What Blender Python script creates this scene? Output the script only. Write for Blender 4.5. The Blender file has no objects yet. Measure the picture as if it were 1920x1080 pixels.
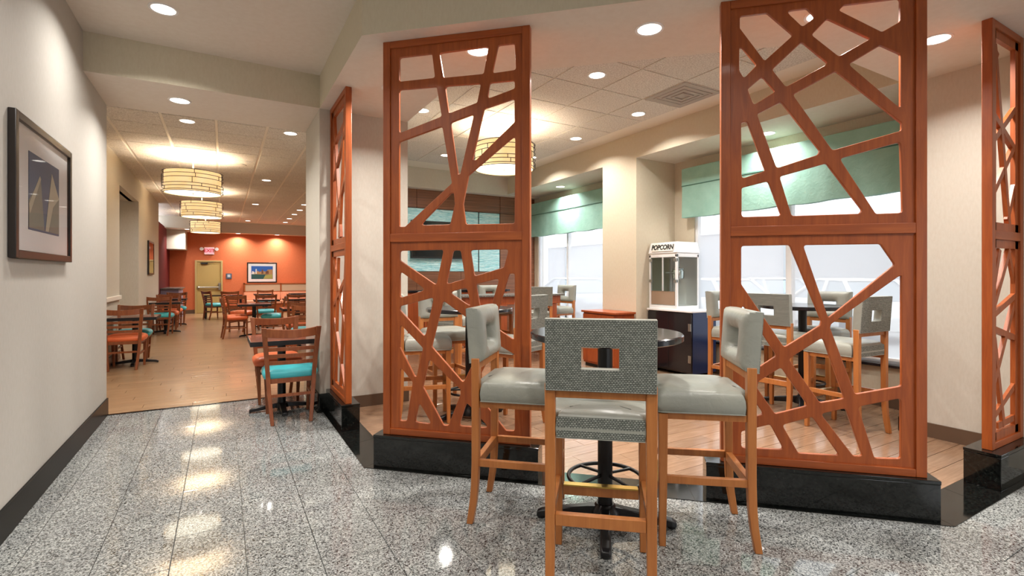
import bpy, bmesh, math, random
from mathutils import Vector, Matrix
random.seed(7)
S = bpy.context.scene
COL = S.collection
PI = math.pi

# ------------------------------------------------------------ camera, world, exposure
cam_d = bpy.data.cameras.new('camera')
cam_d.sensor_width = 36.0
cam_d.lens = 17.616
cam_d.shift_y = -0.01198
cam_d.clip_start = 0.05
cam_d.clip_end = 200
cam = bpy.data.objects.new('camera', cam_d)
cam.location = (0, 0, 1.385)
cam.rotation_euler = (PI / 2, 0, -math.radians(30))
COL.objects.link(cam)
S.camera = cam
S.view_settings.view_transform = 'Standard'
S.view_settings.look = 'None'
S.view_settings.gamma = 1.0
S.view_settings.use_curve_mapping = False
S.view_settings.exposure = 0.7
W = bpy.data.worlds.new('overcast_sky')
S.world = W
W.use_nodes = True
bgn = W.node_tree.nodes['Background']
bgn.inputs[0].default_value = (0.93, 0.96, 1.0, 1)
bgn.inputs[1].default_value = 2.0
S.cycles.use_denoising = True
S.cycles.max_bounces = 8
S.cycles.diffuse_bounces = 5
S.cycles.glossy_bounces = 4
S.cycles.transparent_max_bounces = 10
S.cycles.sample_clamp_indirect = 6.0
S.cycles.caustics_reflective = False
S.cycles.caustics_refractive = False
DOWN_W = 17.0      # watts of one recessed downlight
PEND_W = 30.0      # watts of the bulbs in one drum pendant


# ------------------------------------------------------------ materials
def lin(h):
    c = [int(h[i:i + 2], 16) / 255 for i in (0, 2, 4)]
    return tuple(x / 12.92 if x <= 0.04045 else ((x + 0.055) / 1.055) ** 2.4 for x in c) + (1.0,)


def mat(name, hexc, rough=0.5, metal=0.0, spec=0.5, coat=0.0):
    m = bpy.data.materials.new(name)
    m.use_nodes = True
    p = m.node_tree.nodes['Principled BSDF']
    p.inputs['Base Color'].default_value = lin(hexc)
    p.inputs['Roughness'].default_value = rough
    p.inputs['Metallic'].default_value = metal
    p.inputs['Specular IOR Level'].default_value = spec
    if coat:
        p.inputs['Coat Weight'].default_value = coat
        p.inputs['Coat Roughness'].default_value = 0.08
    return m


def N_(m, t, **kw):
    n = m.node_tree.nodes.new(t)
    for k, v in kw.items():
        setattr(n, k, v)
    return n


def lk(m, a, b):
    m.node_tree.links.new(a, b)


def bsdf(m):
    return m.node_tree.nodes['Principled BSDF']


def coords(m, scale, kind='Object', rot=(0, 0, 0)):
    if kind == 'World':
        src = N_(m, 'ShaderNodeNewGeometry').outputs['Position']
    else:
        src = N_(m, 'ShaderNodeTexCoord').outputs[kind]
    mp = N_(m, 'ShaderNodeMapping')
    mp.inputs['Scale'].default_value = scale
    mp.inputs['Rotation'].default_value = rot
    lk(m, src, mp.inputs['Vector'])
    return mp.outputs['Vector']


def ramp(m, fac, stops):
    r = N_(m, 'ShaderNodeValToRGB')
    e = r.color_ramp.elements
    while len(e) < len(stops):
        e.new(0.5)
    for i, (p, c) in enumerate(stops):
        e[i].position = p
        e[i].color = lin(c)
    lk(m, fac, r.inputs['Fac'])
    return r.outputs['Color']


def noise(m, vec, scale, detail=3, rough=0.5, dist=0.0):
    n = N_(m, 'ShaderNodeTexNoise')
    n.inputs['Scale'].default_value = scale
    n.inputs['Detail'].default_value = detail
    n.inputs['Roughness'].default_value = rough
    n.inputs['Distortion'].default_value = dist
    lk(m, vec, n.inputs['Vector'])
    return n.outputs['Fac']


def bump(m, fac, strength, dist=0.002):
    b = N_(m, 'ShaderNodeBump')
    b.inputs['Strength'].default_value = strength
    b.inputs['Distance'].default_value = dist
    lk(m, fac, b.inputs['Height'])
    lk(m, b.outputs['Normal'], bsdf(m).inputs['Normal'])


def tone(m, color_out, amount=0.12):
    """small brightness difference from one object to the next"""
    oi = N_(m, 'ShaderNodeObjectInfo')
    mr = N_(m, 'ShaderNodeMapRange')
    mr.inputs['To Min'].default_value = 1 - amount
    mr.inputs['To Max'].default_value = 1 + amount
    lk(m, oi.outputs['Random'], mr.inputs['Value'])
    h = N_(m, 'ShaderNodeHueSaturation')
    lk(m, mr.outputs['Result'], h.inputs['Value'])
    lk(m, color_out, h.inputs['Color'])
    return h.outputs['Color']


def wall_paint(name, a, b, scale=60, rough=0.75):
    m = mat(name, a, rough, spec=0.25)
    v = coords(m, (1, 1, 0.35), 'World')
    lk(m, ramp(m, noise(m, v, scale, 4, 0.6), [(0.35, a), (0.65, b)]), bsdf(m).inputs['Base Color'])
    bump(m, noise(m, v, scale * 4, 2), 0.08, 0.001)
    return m


M = {}
M['wall'] = wall_paint('cream_vinyl_wallcovering', 'c9c4b9', 'c4beb2')
M['wall_grey'] = wall_paint('grey_vinyl_wallcovering', 'b7b3ad', 'b2aea7')
M['wall_warm'] = wall_paint('warm_cream_paint', 'd3c8b4', 'cfc2ac')
M['wall_soft'] = wall_paint('soft_beige_fascia', 'cfc7b2', 'cbc2ac')
M['ceil'] = wall_paint('smooth_ceiling_paint', 'e0d8ce', 'dcd3c8', 20)
M['orange'] = wall_paint('burnt_orange_paint', 'cb7049', 'c56a43', 40, 0.6)
M['maroon'] = wall_paint('dark_red_paint', '5e0b08', '580a07', 40, 0.85)
M['black_paint'] = mat('black_powder_coat', '0d0d10', 0.35)
M['black_top'] = mat('black_laminate', '17151a', 0.22, coat=0.3)
M['white_metal'] = mat('white_enamel', 'e9e9ea', 0.35)
M['steel'] = mat('brushed_steel', 'b9b9b6', 0.3, 1.0)
M['brass'] = mat('brass', 'c9a555', 0.28, 1.0)
M['bronze'] = mat('bronze_frame', '4a423c', 0.3, 0.55)
M['dark_frame'] = mat('dark_bronze_frame_edge', '211a17', 0.35)
M['white_trim'] = mat('white_trim', 'e9e4da', 0.5)
M['win_frame'] = mat('white_aluminium_window', 'eceef0', 0.4)
M['khaki'] = mat('khaki_door_paint', 'b39a5f', 0.5)
M['khaki2'] = mat('khaki_door_frame', 'b7a06a', 0.5)
M['grout'] = mat('dark_grout', '37312b', 0.8)
M['base_black'] = mat('black_base_tile', '090a0a', 0.3, spec=0.06)
M['joint'] = mat('stone_joint', '6d6861', 0.7)
M['base_tile'] = mat('brown_base_tile', '5f4a3a', 0.4)
M['mat_board'] = mat('white_mat_board', 'f4f4f6', 0.7)
M['plaque'] = mat('slate_blue_plaque', '4c5a6b', 0.4)
M['tv'] = mat('black_television', '07080a', 0.15)
M['rubber'] = mat('black_plastic', '101012', 0.5)
M['kettle'] = mat('polished_kettle_steel', 'd0d2d4', 0.22, 1.0)
M['asphalt'] = mat('pale_asphalt', '9a9a9a', 0.9)
M['concrete'] = mat('distant_concrete', 'a9aaae', 0.9)
M['car_white'] = mat('white_car_paint', 'e4e6e8', 0.3)
M['car_grey'] = mat('silver_car_paint', 'a9adb2', 0.3)
M['car_glass'] = mat('tinted_car_glass', '8d979f', 0.15)
M['seam'] = mat('dark_green_piping', '4c776b', 0.7)
M['tyre'] = mat('tyre_rubber', '1a1a1a', 0.8)
M['sign_face'] = mat('white_sign_face', 'e8e6e0', 0.5)
M['ink'] = mat('black_lettering', '0b0b0b', 0.6)
M['pale_ink'] = mat('pale_grey_lettering', 'b9c0ca', 0.6)
M['patch'] = mat('woven_beige_band', 'b9a288', 0.8)
M['board_brown'] = mat('brown_board', '97816d', 0.6)
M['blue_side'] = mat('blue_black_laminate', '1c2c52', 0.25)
M['counter_front'] = mat('lilac_grey_panel', '8d86a0', 0.5)
M['led'] = mat('red_letters', 'd0243c', 0.5)
M['granite_top'] = mat('dark_granite_top', '4a4744', 0.25)
m = M['granite_top']
lk(m, ramp(m, noise(m, coords(m, (1, 1, 1), 'World'), 120, 2), [(0.4, '2d2b2a'), (0.6, '8d8781')]), bsdf(m).inputs['Base Color'])


def emit(name, hexc, strength):
    m = mat(name, hexc, 0.5)
    bsdf(m).inputs['Emission Color'].default_value = lin(hexc)
    bsdf(m).inputs['Emission Strength'].default_value = strength
    return m


M['lens'] = emit('lit_downlight_lens', 'fff8ee', 3.2)
M['shade_bottom'] = emit('lit_pendant_diffuser', 'fff3d6', 2.2)
M['exit_face'] = emit('lit_exit_face', 'f7a2ae', 0.45)
# lit fabric shade
m = emit('lit_linen_shade', 'ffd79a', 0.5)
v = coords(m, (1, 1, 1))
lk(m, ramp(m, noise(m, v, 9, 3), [(0.3, 'fccd88'), (0.7, 'ffe0ad')]), bsdf(m).inputs['Emission Color'])
bsdf(m).inputs['Base Color'].default_value = lin('d9bf8d')
M['shade'] = m


def wood(name, a, b, c, grain=(14, 14, 1.2), rough=0.42, coat=0.06, kind='Object'):
    m = mat(name, a, rough, coat=coat)
    v = coords(m, grain, kind)
    f = noise(m, v, 2.2, 6, 0.62, 0.6)
    lk(m, tone(m, ramp(m, f, [(0.28, a), (0.5, b), (0.74, c)]), 0.05), bsdf(m).inputs['Base Color'])
    return m


M['cherry'] = wood('cherry_veneer', '8a4017', '9d4c1d', 'b05b26')
M['cherry_h'] = wood('cherry_veneer_horizontal', '8a4017', '9d4c1d', 'b05b26', (1.2, 14, 14))
M['stool_wood'] = wood('honey_maple_stain', 'a2602f', 'af6c36', 'bc7941')
M['chair_wood'] = wood('walnut_stained_chair', '74391b', '844622', '94572e')
M['cabinet_wood'] = wood('red_mahogany', '8a3d1b', '9c4a22', 'ab5729')
M['table_wood'] = wood('dark_red_tabletop', '5d352a', '6b3e31', '774a3b', (1.5, 14, 14), 0.18)
M['zebra'] = wood('striped_zebrano', '563222', '75492f', '92634a', (0.5, 9, 26), 0.4, 0.1, 'World')


def plank_mat(name, a, b, c, rough=0.3):
    m = mat(name, a, 0.3, coat=0.12)
    v = coords(m, (1.3, 16, 1), 'World')
    f = noise(m, v, 3.0, 6, 0.6, 0.4)
    lk(m, tone(m, ramp(m, f, [(0.25, a), (0.5, b), (0.75, c)]), 0.09), bsdf(m).inputs['Base Color'])
    bump(m, f, 0.05, 0.001)
    bsdf(m).inputs['Roughness'].default_value = rough
    return m


M['plank'] = plank_mat('wood_look_plank', '88694b', '967758', 'a48566')
M['plank_bar'] = plank_mat('bar_wood_look_plank', '80624c', '8f7058', '9d7f67', 0.2)
# far part of the dining floor: the same planks, too far to tell apart
m = mat('wood_look_plank_far', 'bf9067', 0.3, coat=0.12)
v = coords(m, (1, 1, 1), 'World')
br = N_(m, 'ShaderNodeTexBrick')
br.inputs['Scale'].default_value = 1.0
br.inputs['Brick Width'].default_value = 1.2
br.inputs['Row Height'].default_value = 0.152
br.inputs['Mortar Size'].default_value = 0.002
br.inputs['Color1'].default_value = lin('917253')
br.inputs['Color2'].default_value = lin('9d7e5f')
br.inputs['Mortar'].default_value = lin('8a6a4d')
lk(m, v, br.inputs['Vector'])
lk(m, br.outputs['Color'], bsdf(m).inputs['Base Color'])
M['plank_far'] = m

# speckled grey granite
m = mat('speckled_grey_granite', 'a8a6a4', 0.06, spec=0.6)
v = coords(m, (1, 1, 1), 'World')
vo = N_(m, 'ShaderNodeTexVoronoi')
vo.inputs['Scale'].default_value = 165
lk(m, v, vo.inputs['Vector'])
sp = N_(m, 'ShaderNodeSeparateColor')
lk(m, vo.outputs['Color'], sp.inputs['Color'])
c1 = ramp(m, sp.outputs['Red'], [(0.0, '222324'), (0.14, '464848'), (0.30, '787b7b'), (0.62, '959897'), (1.0, 'c0c4c2')])
c2 = ramp(m, noise(m, v, 4, 3), [(0.3, 'd2d0d2'), (0.7, 'f4f3f0')])
mx = N_(m, 'ShaderNodeMix', data_type='RGBA', blend_type='MULTIPLY')
mx.inputs[0].default_value = 0.6
lk(m, c1, mx.inputs[6])
lk(m, c2, mx.inputs[7])
lk(m, tone(m, mx.outputs[2], 0.03), bsdf(m).inputs['Base Color'])
M['granite'] = m
# black polished granite
m = mat('polished_black_granite', '0b0c0c', 0.08, spec=0.55)
v = coords(m, (1, 1, 1), 'World')
lk(m, ramp(m, noise(m, v, 70, 4, 0.7), [(0.42, '080909'), (0.62, '1a1d1b'), (0.8, '3a3d3a')]), bsdf(m).inputs['Base Color'])
M['black_granite'] = m
# acoustic ceiling tile
m = mat('acoustic_ceiling_tile', 'cfc4b8', 0.9, spec=0.1)
v = coords(m, (1, 1, 1), 'World')
f = noise(m, v, 70, 4, 0.7)
lk(m, tone(m, ramp(m, f, [(0.38, 'c4bdb6'), (0.6, 'ece8e2')]), 0.03), bsdf(m).inputs['Base Color'])
bump(m, f, 0.3, 0.004)
M['tile'] = m
M['tbar'] = mat('ceiling_grid_bar', 'ece5da', 0.5)


def vinyl(name, a, b, rough=0.36):
    m = mat(name, a, rough, spec=0.45)
    v = coords(m, (1, 1, 1))
    lk(m, ramp(m, noise(m, v, 7, 3), [(0.3, a), (0.7, b)]), bsdf(m).inputs['Base Color'])
    bump(m, noise(m, v, 14, 3, 0.6, 0.8), 0.25, 0.012)
    return m


M['vinyl'] = vinyl('grey_green_vinyl', '8f918a', '98998f')
M['teal'] = vinyl('teal_vinyl', '3fafba', '4bbac4')
M['orange_vinyl'] = vinyl('orange_vinyl', 'd8663a', 'e07346')
M['peach'] = vinyl('peach_vinyl', 'dc9878', 'e2a285')
M['valance'] = vinyl('sea_green_fabric', '8ab5a8', '98c0b3', 0.8)
# woven fabric: offset rows of pale weave with dark gaps
m = mat('woven_grey_fabric', '8a8d86', 0.7, spec=0.3)
v = coords(m, (1, 1, 1), 'Object', (PI / 2, 0, 0))
br = N_(m, 'ShaderNodeTexBrick')
br.inputs['Scale'].default_value = 1.0
br.inputs['Brick Width'].default_value = 0.0125
br.inputs['Row Height'].default_value = 0.0078
br.inputs['Mortar Size'].default_value = 0.0018
br.inputs['Mortar Smooth'].default_value = 0.6
br.inputs['Color1'].default_value = lin('a3a69e')
br.inputs['Color2'].default_value = lin('81857e')
br.inputs['Mortar'].default_value = lin('2c302d')
lk(m, v, br.inputs['Vector'])
lk(m, br.outputs['Color'], bsdf(m).inputs['Base Color'])
bump(m, br.outputs['Fac'], -0.6, 0.002)
M['woven'] = m
# rippled teal glass wall panel
m = mat('rippled_teal_panel', '6fb0b6', 0.3, spec=0.5)
v = coords(m, (2.2, 1, 22), 'World')
f = noise(m, v, 2.4, 3, 0.5, 1.2)
lk(m, ramp(m, f, [(0.35, '86c8d2'), (0.5, 'b0e0e6'), (0.66, 'd6f2f4')]), bsdf(m).inputs['Base Color'])
bump(m, f, 0.7, 0.03)
M['ripple'] = m
# clear glass and the solar roller shade
def sheer(name, hexc, clear, trans):
    m = bpy.data.materials.new(name)
    m.use_nodes = True
    nt = m.node_tree
    nt.nodes.remove(nt.nodes['Principled BSDF'])
    out = nt.nodes['Material Output']
    d = nt.nodes.new('ShaderNodeBsdfDiffuse')
    t = nt.nodes.new('ShaderNodeBsdfTranslucent')
    tr = nt.nodes.new('ShaderNodeBsdfTransparent')
    for n in (d, t):
        n.inputs['Color'].default_value = lin(hexc)
    a = nt.nodes.new('ShaderNodeMixShader')
    a.inputs[0].default_value = trans
    nt.links.new(d.outputs[0], a.inputs[1])
    nt.links.new(t.outputs[0], a.inputs[2])
    b = nt.nodes.new('ShaderNodeMixShader')
    b.inputs[0].default_value = clear
    nt.links.new(a.outputs[0], b.inputs[1])
    nt.links.new(tr.outputs[0], b.inputs[2])
    nt.links.new(b.outputs[0], out.inputs['Surface'])
    return m


def thin_glass(name, hexc, refl):
    m = sheer(name, hexc, 1.0, 0.0)
    nt = m.node_tree
    g = nt.nodes.new('ShaderNodeBsdfGlossy')
    g.inputs['Roughness'].default_value = 0.03
    lw = nt.nodes.new('ShaderNodeLayerWeight')
    lw.inputs['Blend'].default_value = refl
    mx_ = nt.nodes.new('ShaderNodeMixShader')
    tr = [n for n in nt.nodes if n.type == 'BSDF_TRANSPARENT'][0]
    tr.inputs['Color'].default_value = lin(hexc)
    nt.links.new(lw.outputs['Fresnel'], mx_.inputs[0])
    nt.links.new(tr.outputs[0], mx_.inputs[1])
    nt.links.new(g.outputs[0], mx_.inputs[2])
    nt.links.new(mx_.outputs[0], nt.nodes['Material Output'].inputs['Surface'])
    return m


M['glass'] = thin_glass('clear_glass', 'f6faf9', 0.12)
M['pic_glass'] = thin_glass('picture_glazing', 'ffffff', 0.1)
M['shade_cloth'] = sheer('solar_shade_cloth', 'e4e4ea', 0.38, 0.6)

# ------------------------------------------------------------ mesh helpers
class B:
    """collects simple shapes and links them as one mesh object"""

    def __init__(s):
        s.v, s.f, s.mi = [], [], []
        s.k = 0

    def add(s, vs, fs):
        o = len(s.v)
        s.v += [tuple(p) for p in vs]
        s.f += [tuple(i + o for i in f) for f in fs]
        s.mi += [s.k] * len(fs)
        return s

    def box(s, x0, x1, y0, y1, z0, z1, m=None):
        vs = [Vector((x, y, z)) for z in (z0, z1) for y in (y0, y1) for x in (x0, x1)]
        if m:
            vs = [m @ p for p in vs]
        return s.add(vs, [(0, 2, 3, 1), (4, 5, 7, 6), (0, 1, 5, 4), (2, 6, 7, 3), (0, 4, 6, 2), (1, 3, 7, 5)])

    def cbox(s, c, d, m=None):
        return s.box(c[0] - d[0] / 2, c[0] + d[0] / 2, c[1] - d[1] / 2, c[1] + d[1] / 2, c[2] - d[2] / 2, c[2] + d[2] / 2, m)

    def lathe(s, prof, n=24, c=(0, 0), cap=True):
        vs = []
        for r, z in prof:
            for i in range(n):
                a = 2 * PI * i / n
                vs.append((c[0] + r * math.cos(a), c[1] + r * math.sin(a), z))
        fs = []
        for k in range(len(prof) - 1):
            for i in range(n):
                j = (i + 1) % n
                fs.append((k * n + i, k * n + j, (k + 1) * n + j, (k + 1) * n + i))
        if cap:
            fs.append(tuple(range(n))[::-1])
            fs.append(tuple((len(prof) - 1) * n + i for i in range(n)))
        return s.add(vs, fs)

    def tube(s, pts, r, n=8, closed=False):
        pts = [Vector(p) for p in pts]
        vs, fs = [], []
        m = len(pts)
        for k, p in enumerate(pts):
            a = pts[(k - 1) % m] if (closed or k > 0) else p
            b = pts[(k + 1) % m] if (closed or k < m - 1) else p
            t = (b - a).normalized()
            u = t.cross(Vector((0, 0, 1)))
            if u.length < 1e-3:
                u = t.cross(Vector((1, 0, 0)))
            u.normalize()
            w = u.cross(t)
            rr = r[k] if isinstance(r, (list, tuple)) else r
            for i in range(n):
                q = 2 * PI * i / n
                vs.append(p + u * (rr * math.cos(q)) + w * (rr * math.sin(q)))
        for k in range(m if closed else m - 1):
            for i in range(n):
                j = (i + 1) % n
                k2 = (k + 1) % m
                fs.append((k * n + i, k * n + j, k2 * n + j, k2 * n + i))
        if not closed:
            fs.append(tuple(range(n))[::-1])
            fs.append(tuple((m - 1) * n + i for i in range(n)))
        return s.add(vs, fs)

    def loft(s, secs):
        """secs: list of rings of equal length, each a list of points"""
        n = len(secs[0])
        vs = [p for r in secs for p in r]
        fs = []
        for k in range(len(secs) - 1):
            for i in range(n):
                j = (i + 1) % n
                fs.append((k * n + i, k * n + j, (k + 1) * n + j, (k + 1) * n + i))
        fs.append(tuple(range(n))[::-1])
        fs.append(tuple((len(secs) - 1) * n + i for i in range(n)))
        return s.add(vs, fs)

    def prism(s, poly, z0, z1):
        n = len(poly)
        vs = [(x, y, z0) for x, y in poly] + [(x, y, z1) for x, y in poly]
        fs = [tuple(range(n))[::-1], tuple(range(n, 2 * n))]
        for i in range(n):
            j = (i + 1) % n
            fs.append((i, j, n + j, n + i))
        return s.add(vs, fs)

    def mesh(s, name, bev=0.0, seg=2, smooth=None, sub=0):
        me = bpy.data.meshes.new(name)
        me.from_pydata(s.v, [], s.f)
        me.polygons.foreach_set('material_index', s.mi)
        bm = bmesh.new()
        bm.from_mesh(me)
        bmesh.ops.remove_doubles(bm, verts=bm.verts, dist=1e-5)
        bmesh.ops.recalc_face_normals(bm, faces=bm.faces)
        if bev:
            ed = [e for e in bm.edges if len(e.link_faces) == 2 and e.calc_face_angle(0) > 0.6]
            res = bmesh.ops.bevel(bm, geom=ed, offset=bev, segments=seg, affect='EDGES', profile=0.5, clamp_overlap=True)
        if smooth is None and bev:      # only the rounded edges shade smoothly, flat faces stay flat
            for f in bm.faces:
                f.smooth = False
            for f in res['faces']:
                if f.is_valid:
                    f.smooth = True
        else:
            for f in bm.faces:
                f.smooth = bool(smooth)
        for e in bm.edges:
            if len(e.link_faces) == 2 and e.calc_face_angle(0) > 0.7:
                e.smooth = False
        bm.to_mesh(me)
        bm.free()
        return me

    def build(s, name, mats, parent=None, bev=0.0, seg=2, smooth=None, loc=None):
        return link(name, s.mesh(name, bev, seg, smooth), mats, parent, loc)


def link(name, me, mats, parent=None, loc=None):
    if not isinstance(mats, (list, tuple)):
        mats = [mats]
    if not me.materials:
        for q in mats:
            me.materials.append(M[q] if isinstance(q, str) else q)
    o = bpy.data.objects.new(name, me)
    COL.objects.link(o)
    if parent:
        o.parent = parent
    if loc:
        o.location = loc
    return o


def tag(o, label=None, cat=None, group=None, kind=None):
    for k, v in (('label', label), ('category', cat), ('group', group), ('kind', kind)):
        if v:
            o[k] = v
    return o


def thing(name, label, cat, loc=(0, 0, 0), rz=0.0, group=None):
    o = bpy.data.objects.new(name, None)
    o.empty_display_size = 0.1
    COL.objects.link(o)
    o.location = loc
    o.rotation_euler = (0, 0, rz)
    return tag(o, label, cat, group)


def dup(root, loc, rz=None, label=None, group=None):
    r = root.copy()
    COL.objects.link(r)
    r.location = loc
    if rz is not None:
        r.rotation_euler = (0, 0, rz)
    if label:
        r['label'] = label
    if group:
        r['group'] = group
    for ch in list(root.children):
        c = ch.copy()
        COL.objects.link(c)
        c.parent = r
        for g in ch.children:
            d = g.copy()
            COL.objects.link(d)
            d.parent = c
    return r


def struct(o, label=None):
    o['kind'] = 'structure'
    if label:
        o['label'] = label
    return o


def sbox(name, ext, m, bev=0.0):
    return struct(B().box(*ext).build(name, m, bev=bev))


def text_mesh(name, body, size, mat_, parent, loc, rot, offset=0.0, ext=0.002, sx=1.0):
    cu = bpy.data.curves.new(name, 'FONT')
    cu.body = body
    cu.size = size
    cu.extrude = ext
    cu.offset = offset
    cu.align_x = 'CENTER'
    cu.align_y = 'CENTER'
    o = bpy.data.objects.new(name, cu)
    COL.objects.link(o)
    dg = bpy.context.evaluated_depsgraph_get()
    dg.update()
    me = bpy.data.meshes.new_from_object(o.evaluated_get(dg))
    bpy.data.objects.remove(o)
    me.name = name
    me.materials.clear()
    t = link(name, me, mat_, parent)
    t.location = loc
    t.rotation_euler = rot
    t.scale = (sx, 1, 1)
    return t


def clip_poly(poly, planes):
    """keep the part of a convex polygon where nx*x + ny*y >= d for every plane"""
    for nx, ny, d in planes:
        out = []
        for i in range(len(poly)):
            a, b = poly[i], poly[(i + 1) % len(poly)]
            da, db = nx * a[0] + ny * a[1] - d, nx * b[0] + ny * b[1] - d
            if da >= 0:
                out.append(a)
            if (da >= 0) != (db >= 0):
                t = da / (da - db)
                out.append((a[0] + (b[0] - a[0]) * t, a[1] + (b[1] - a[1]) * t))
        poly = out
        if len(poly) < 3:
            return []
    return poly


def heading(hx, hy):
    return math.atan2(-hx, hy)

# ------------------------------------------------------------ plan of the octagonal bay (metres)
AL = math.radians(43.6)
DX, DY = math.cos(AL), -math.sin(AL)          # along the diagonal side
NX, NY = math.sin(AL), math.cos(AL)           # into the bay
AX, AY = 0.944, 3.64                          # front corner of the first diagonal plinth


def diag_at(off, x=None, y=None):
    if x is not None:
        return (x, AY + (off - (x - AX) * NX) / NY)
    return (AX + (off - (y - AY) * NY) / NX, y)


def ring(off_d, xl, yb, yt=5.40, xr=5.26):
    a, b = diag_at(off_d, x=xl), diag_at(off_d, y=yb)
    return (xl, yt), a, b, (xr, yb)


Z_LOBBY, Z_SOFFIT, Z_BAR, Z_DINE = 3.41, 3.08, 3.47, 3.35


def two_face(o, m_side):
    """underside keeps the first material, upright faces take the second"""
    o.data.materials.append(M[m_side])
    for p in o.data.polygons:
        if abs(p.normal.z) < 0.5:
            p.material_index = 1
    return o


# ------------------------------------------------------------ ceilings
fo = ring(-0.10, 0.85, 1.07)
fi = ring(0.776, 1.76, 2.10)
c0 = B().prism([(-1.0, -6), (9, -6), (9, 1.07), fo[2], fo[1], (0.85, 5.36), (-1.0, 5.36)], Z_LOBBY, Z_LOBBY + 0.1)
struct(c0.build('ceiling', 'ceil'), 'plain painted ceiling over the stone floored lobby')
b = B()
b.prism([fo[1], fi[1], (1.76, 5.45), (0.85, 5.45)], Z_SOFFIT, 3.6)
b.prism([fo[1], fo[2], fi[2], fi[1]], Z_SOFFIT, 3.6)
b.prism([fo[2], (9.0, 1.07), (9.0, 2.10), fi[2]], Z_SOFFIT, 3.6)
struct(two_face(b.build('ceiling', 'ceil'), 'wall_soft'), 'dropped soffit band above the lattice screens')
struct(two_face(B().box(-1.0, 0.85, 5.36, 6.33, Z_SOFFIT, 3.6).build('ceiling', 'ceil'), 'wall_soft'), 'dropped beam over the way into the dining room')
struct(two_face(B().box(5.25, 6.25, 2.14, 9.55, 3.115, 3.6).build('ceiling', 'ceil'), 'wall_warm'), 'header and recess ceiling above the bar windows')
struct(two_face(B().box(1.77, 6.2, 9.28, 9.6, 3.09, 3.6).build('ceiling', 'ceil'), 'wall'), 'low soffit above the striped wood wall')
b = B()
b.box(-3.2, 4.6, 21.25, 21.9, 2.97, 3.5)
b.box(-3.2, -0.75, 19.9, 21.25, 2.97, 3.5)
struct(two_face(b.build('ceiling', 'ceil'), 'wall'), 'soffit along the orange wall')


def tile_ceiling(label, x0, x1, y0, y1, z, size, ox, oy, skip, gx, gy, plates=None):
    g = B()
    if plates:
        for q in plates:
            g.box(*q, z + 0.008, z + 0.05)
    else:
        g.box(x0, x1, y0, y1, z + 0.008, z + 0.05)
    root = struct(g.build('ceiling', 'tbar'), label)
    h_ = size / 2
    me = B().box(-h_ + gx, h_ - gx, -h_ + gy, h_ - gy, 0, 0.0075).mesh('ceiling_tile', bev=0.005, seg=1, smooth=False)
    nx0, ny0 = math.floor((x0 - ox) / size), math.floor((y0 - oy) / size)
    n = 0
    for i in range(nx0, nx0 + int((x1 - x0) / size) + 2):
        for j in range(ny0, ny0 + int((y1 - y0) / size) + 2):
            cx, cy = ox + (i + 0.5) * size, oy + (j + 0.5) * size
            if skip(cx, cy) or cx - h_ < x0 or cx + h_ > x1 or cy - h_ < y0 or cy + h_ > y1:
                continue
            t = link('ceiling_tile', me, 'tile', root)
            t.location = (cx, cy, z)
            n += 1
    return root


def bar_skip(x, y):
    return (x - AX) * NX + (y - AY) * NY < 0.45 or x < 1.5 or y < 1.8


tile_ceiling('acoustic tile ceiling over the bar room', 1.45, 5.30, 1.7, 9.40, Z_BAR, 0.632, 3.66 - 0.632 * 4, 3.72 - 0.632 * 3, bar_skip, 0.007, 0.006)
tile_ceiling('acoustic tile ceiling over the dining room', -1.85, 4.6, 6.2, 21.4, Z_DINE, 0.588, -0.66 - 0.588 * 3, 6.2, lambda x, y: x > 2.9 or (x > 1.5 and y < 9.6), 0.016, 0.009,
             [(-1.85, 1.66, 6.2, 9.6), (-1.85, 4.6, 9.6, 21.4)])

# ------------------------------------------------------------ walls
sbox('wall_left', (-1.16, -1.0, -6, 6.33, 0, 3.5), 'wall_grey')
b = B()
b.box(-1.66, -1.5, 6.2, 10.57, 0, 3.45).box(-1.66, -1.5, 12.79, 16.5, 0, 3.45).box(-1.66, -1.5, 10.57, 12.79, 2.91, 3.45)
b.box(-2.3, -2.15, 10.4, 12.95, 0, 3.0).box(-2.2, -1.66, 10.42, 10.57, 0, 3.0).box(-2.2, -1.66, 12.79, 12.94, 0, 3.0).box(-2.2, -1.6, 10.5, 12.9, 2.91, 3.0)
b.box(-1.66, -1.1, 6.18, 6.33, 0, 3.45)
struct(b.build('wall_left', 'wall'), 'cream dining room wall with a recess')
sbox('wall_left', (-1.80, -1.65, 16.5, 21.8, 0, 3.0), 'maroon')
sbox('wall_back', (-3.2, 4.7, 21.7, 21.9, 0, 3.4), 'orange')
struct(B().box(-3.2, -1.12, 20.6, 21.7, 2.30, 2.98).build('wall_back', 'wall'), 'white bulkhead above the counter alcove')
sbox('wall_right', (4.6, 4.75, 9.6, 21.8, 0, 3.45), 'wall')
sbox('wall_right', (1.65, 1.77, 6.33, 9.7, 0, 3.55), 'wall')
sbox('wall_right', (0.85, 1.77, 5.37, 6.33, 0, 3.55), 'wall')
sbox('wall_right', (5.25, 6.3, 1.33, 2.14, 0, 3.55), 'wall')
sbox('wall_right', (4.945, 9.1, 1.07, 1.33, 0, 3.55), 'wall')
b = B()
b.box(9.0, 9.15, -6, 1.07, 2.6, 3.5).box(9.0, 9.15, -6, -4.2, 0, 2.6).box(9.0, 9.15, -2.2, 1.07, 0, 2.6)
struct(b.build('wall_right', 'wall'), 'unseen side wall of the lobby, one opening added for daylight')  # the opening is added so daylight fills the lobby from the side
sbox('wall_right', (5.25, 6.2, 5.45, 6.2, 0, 3.115), 'wall_warm')
b = B()
b.box(6.05, 6.2, 2.14, 9.55, 0, 0.44)
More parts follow.
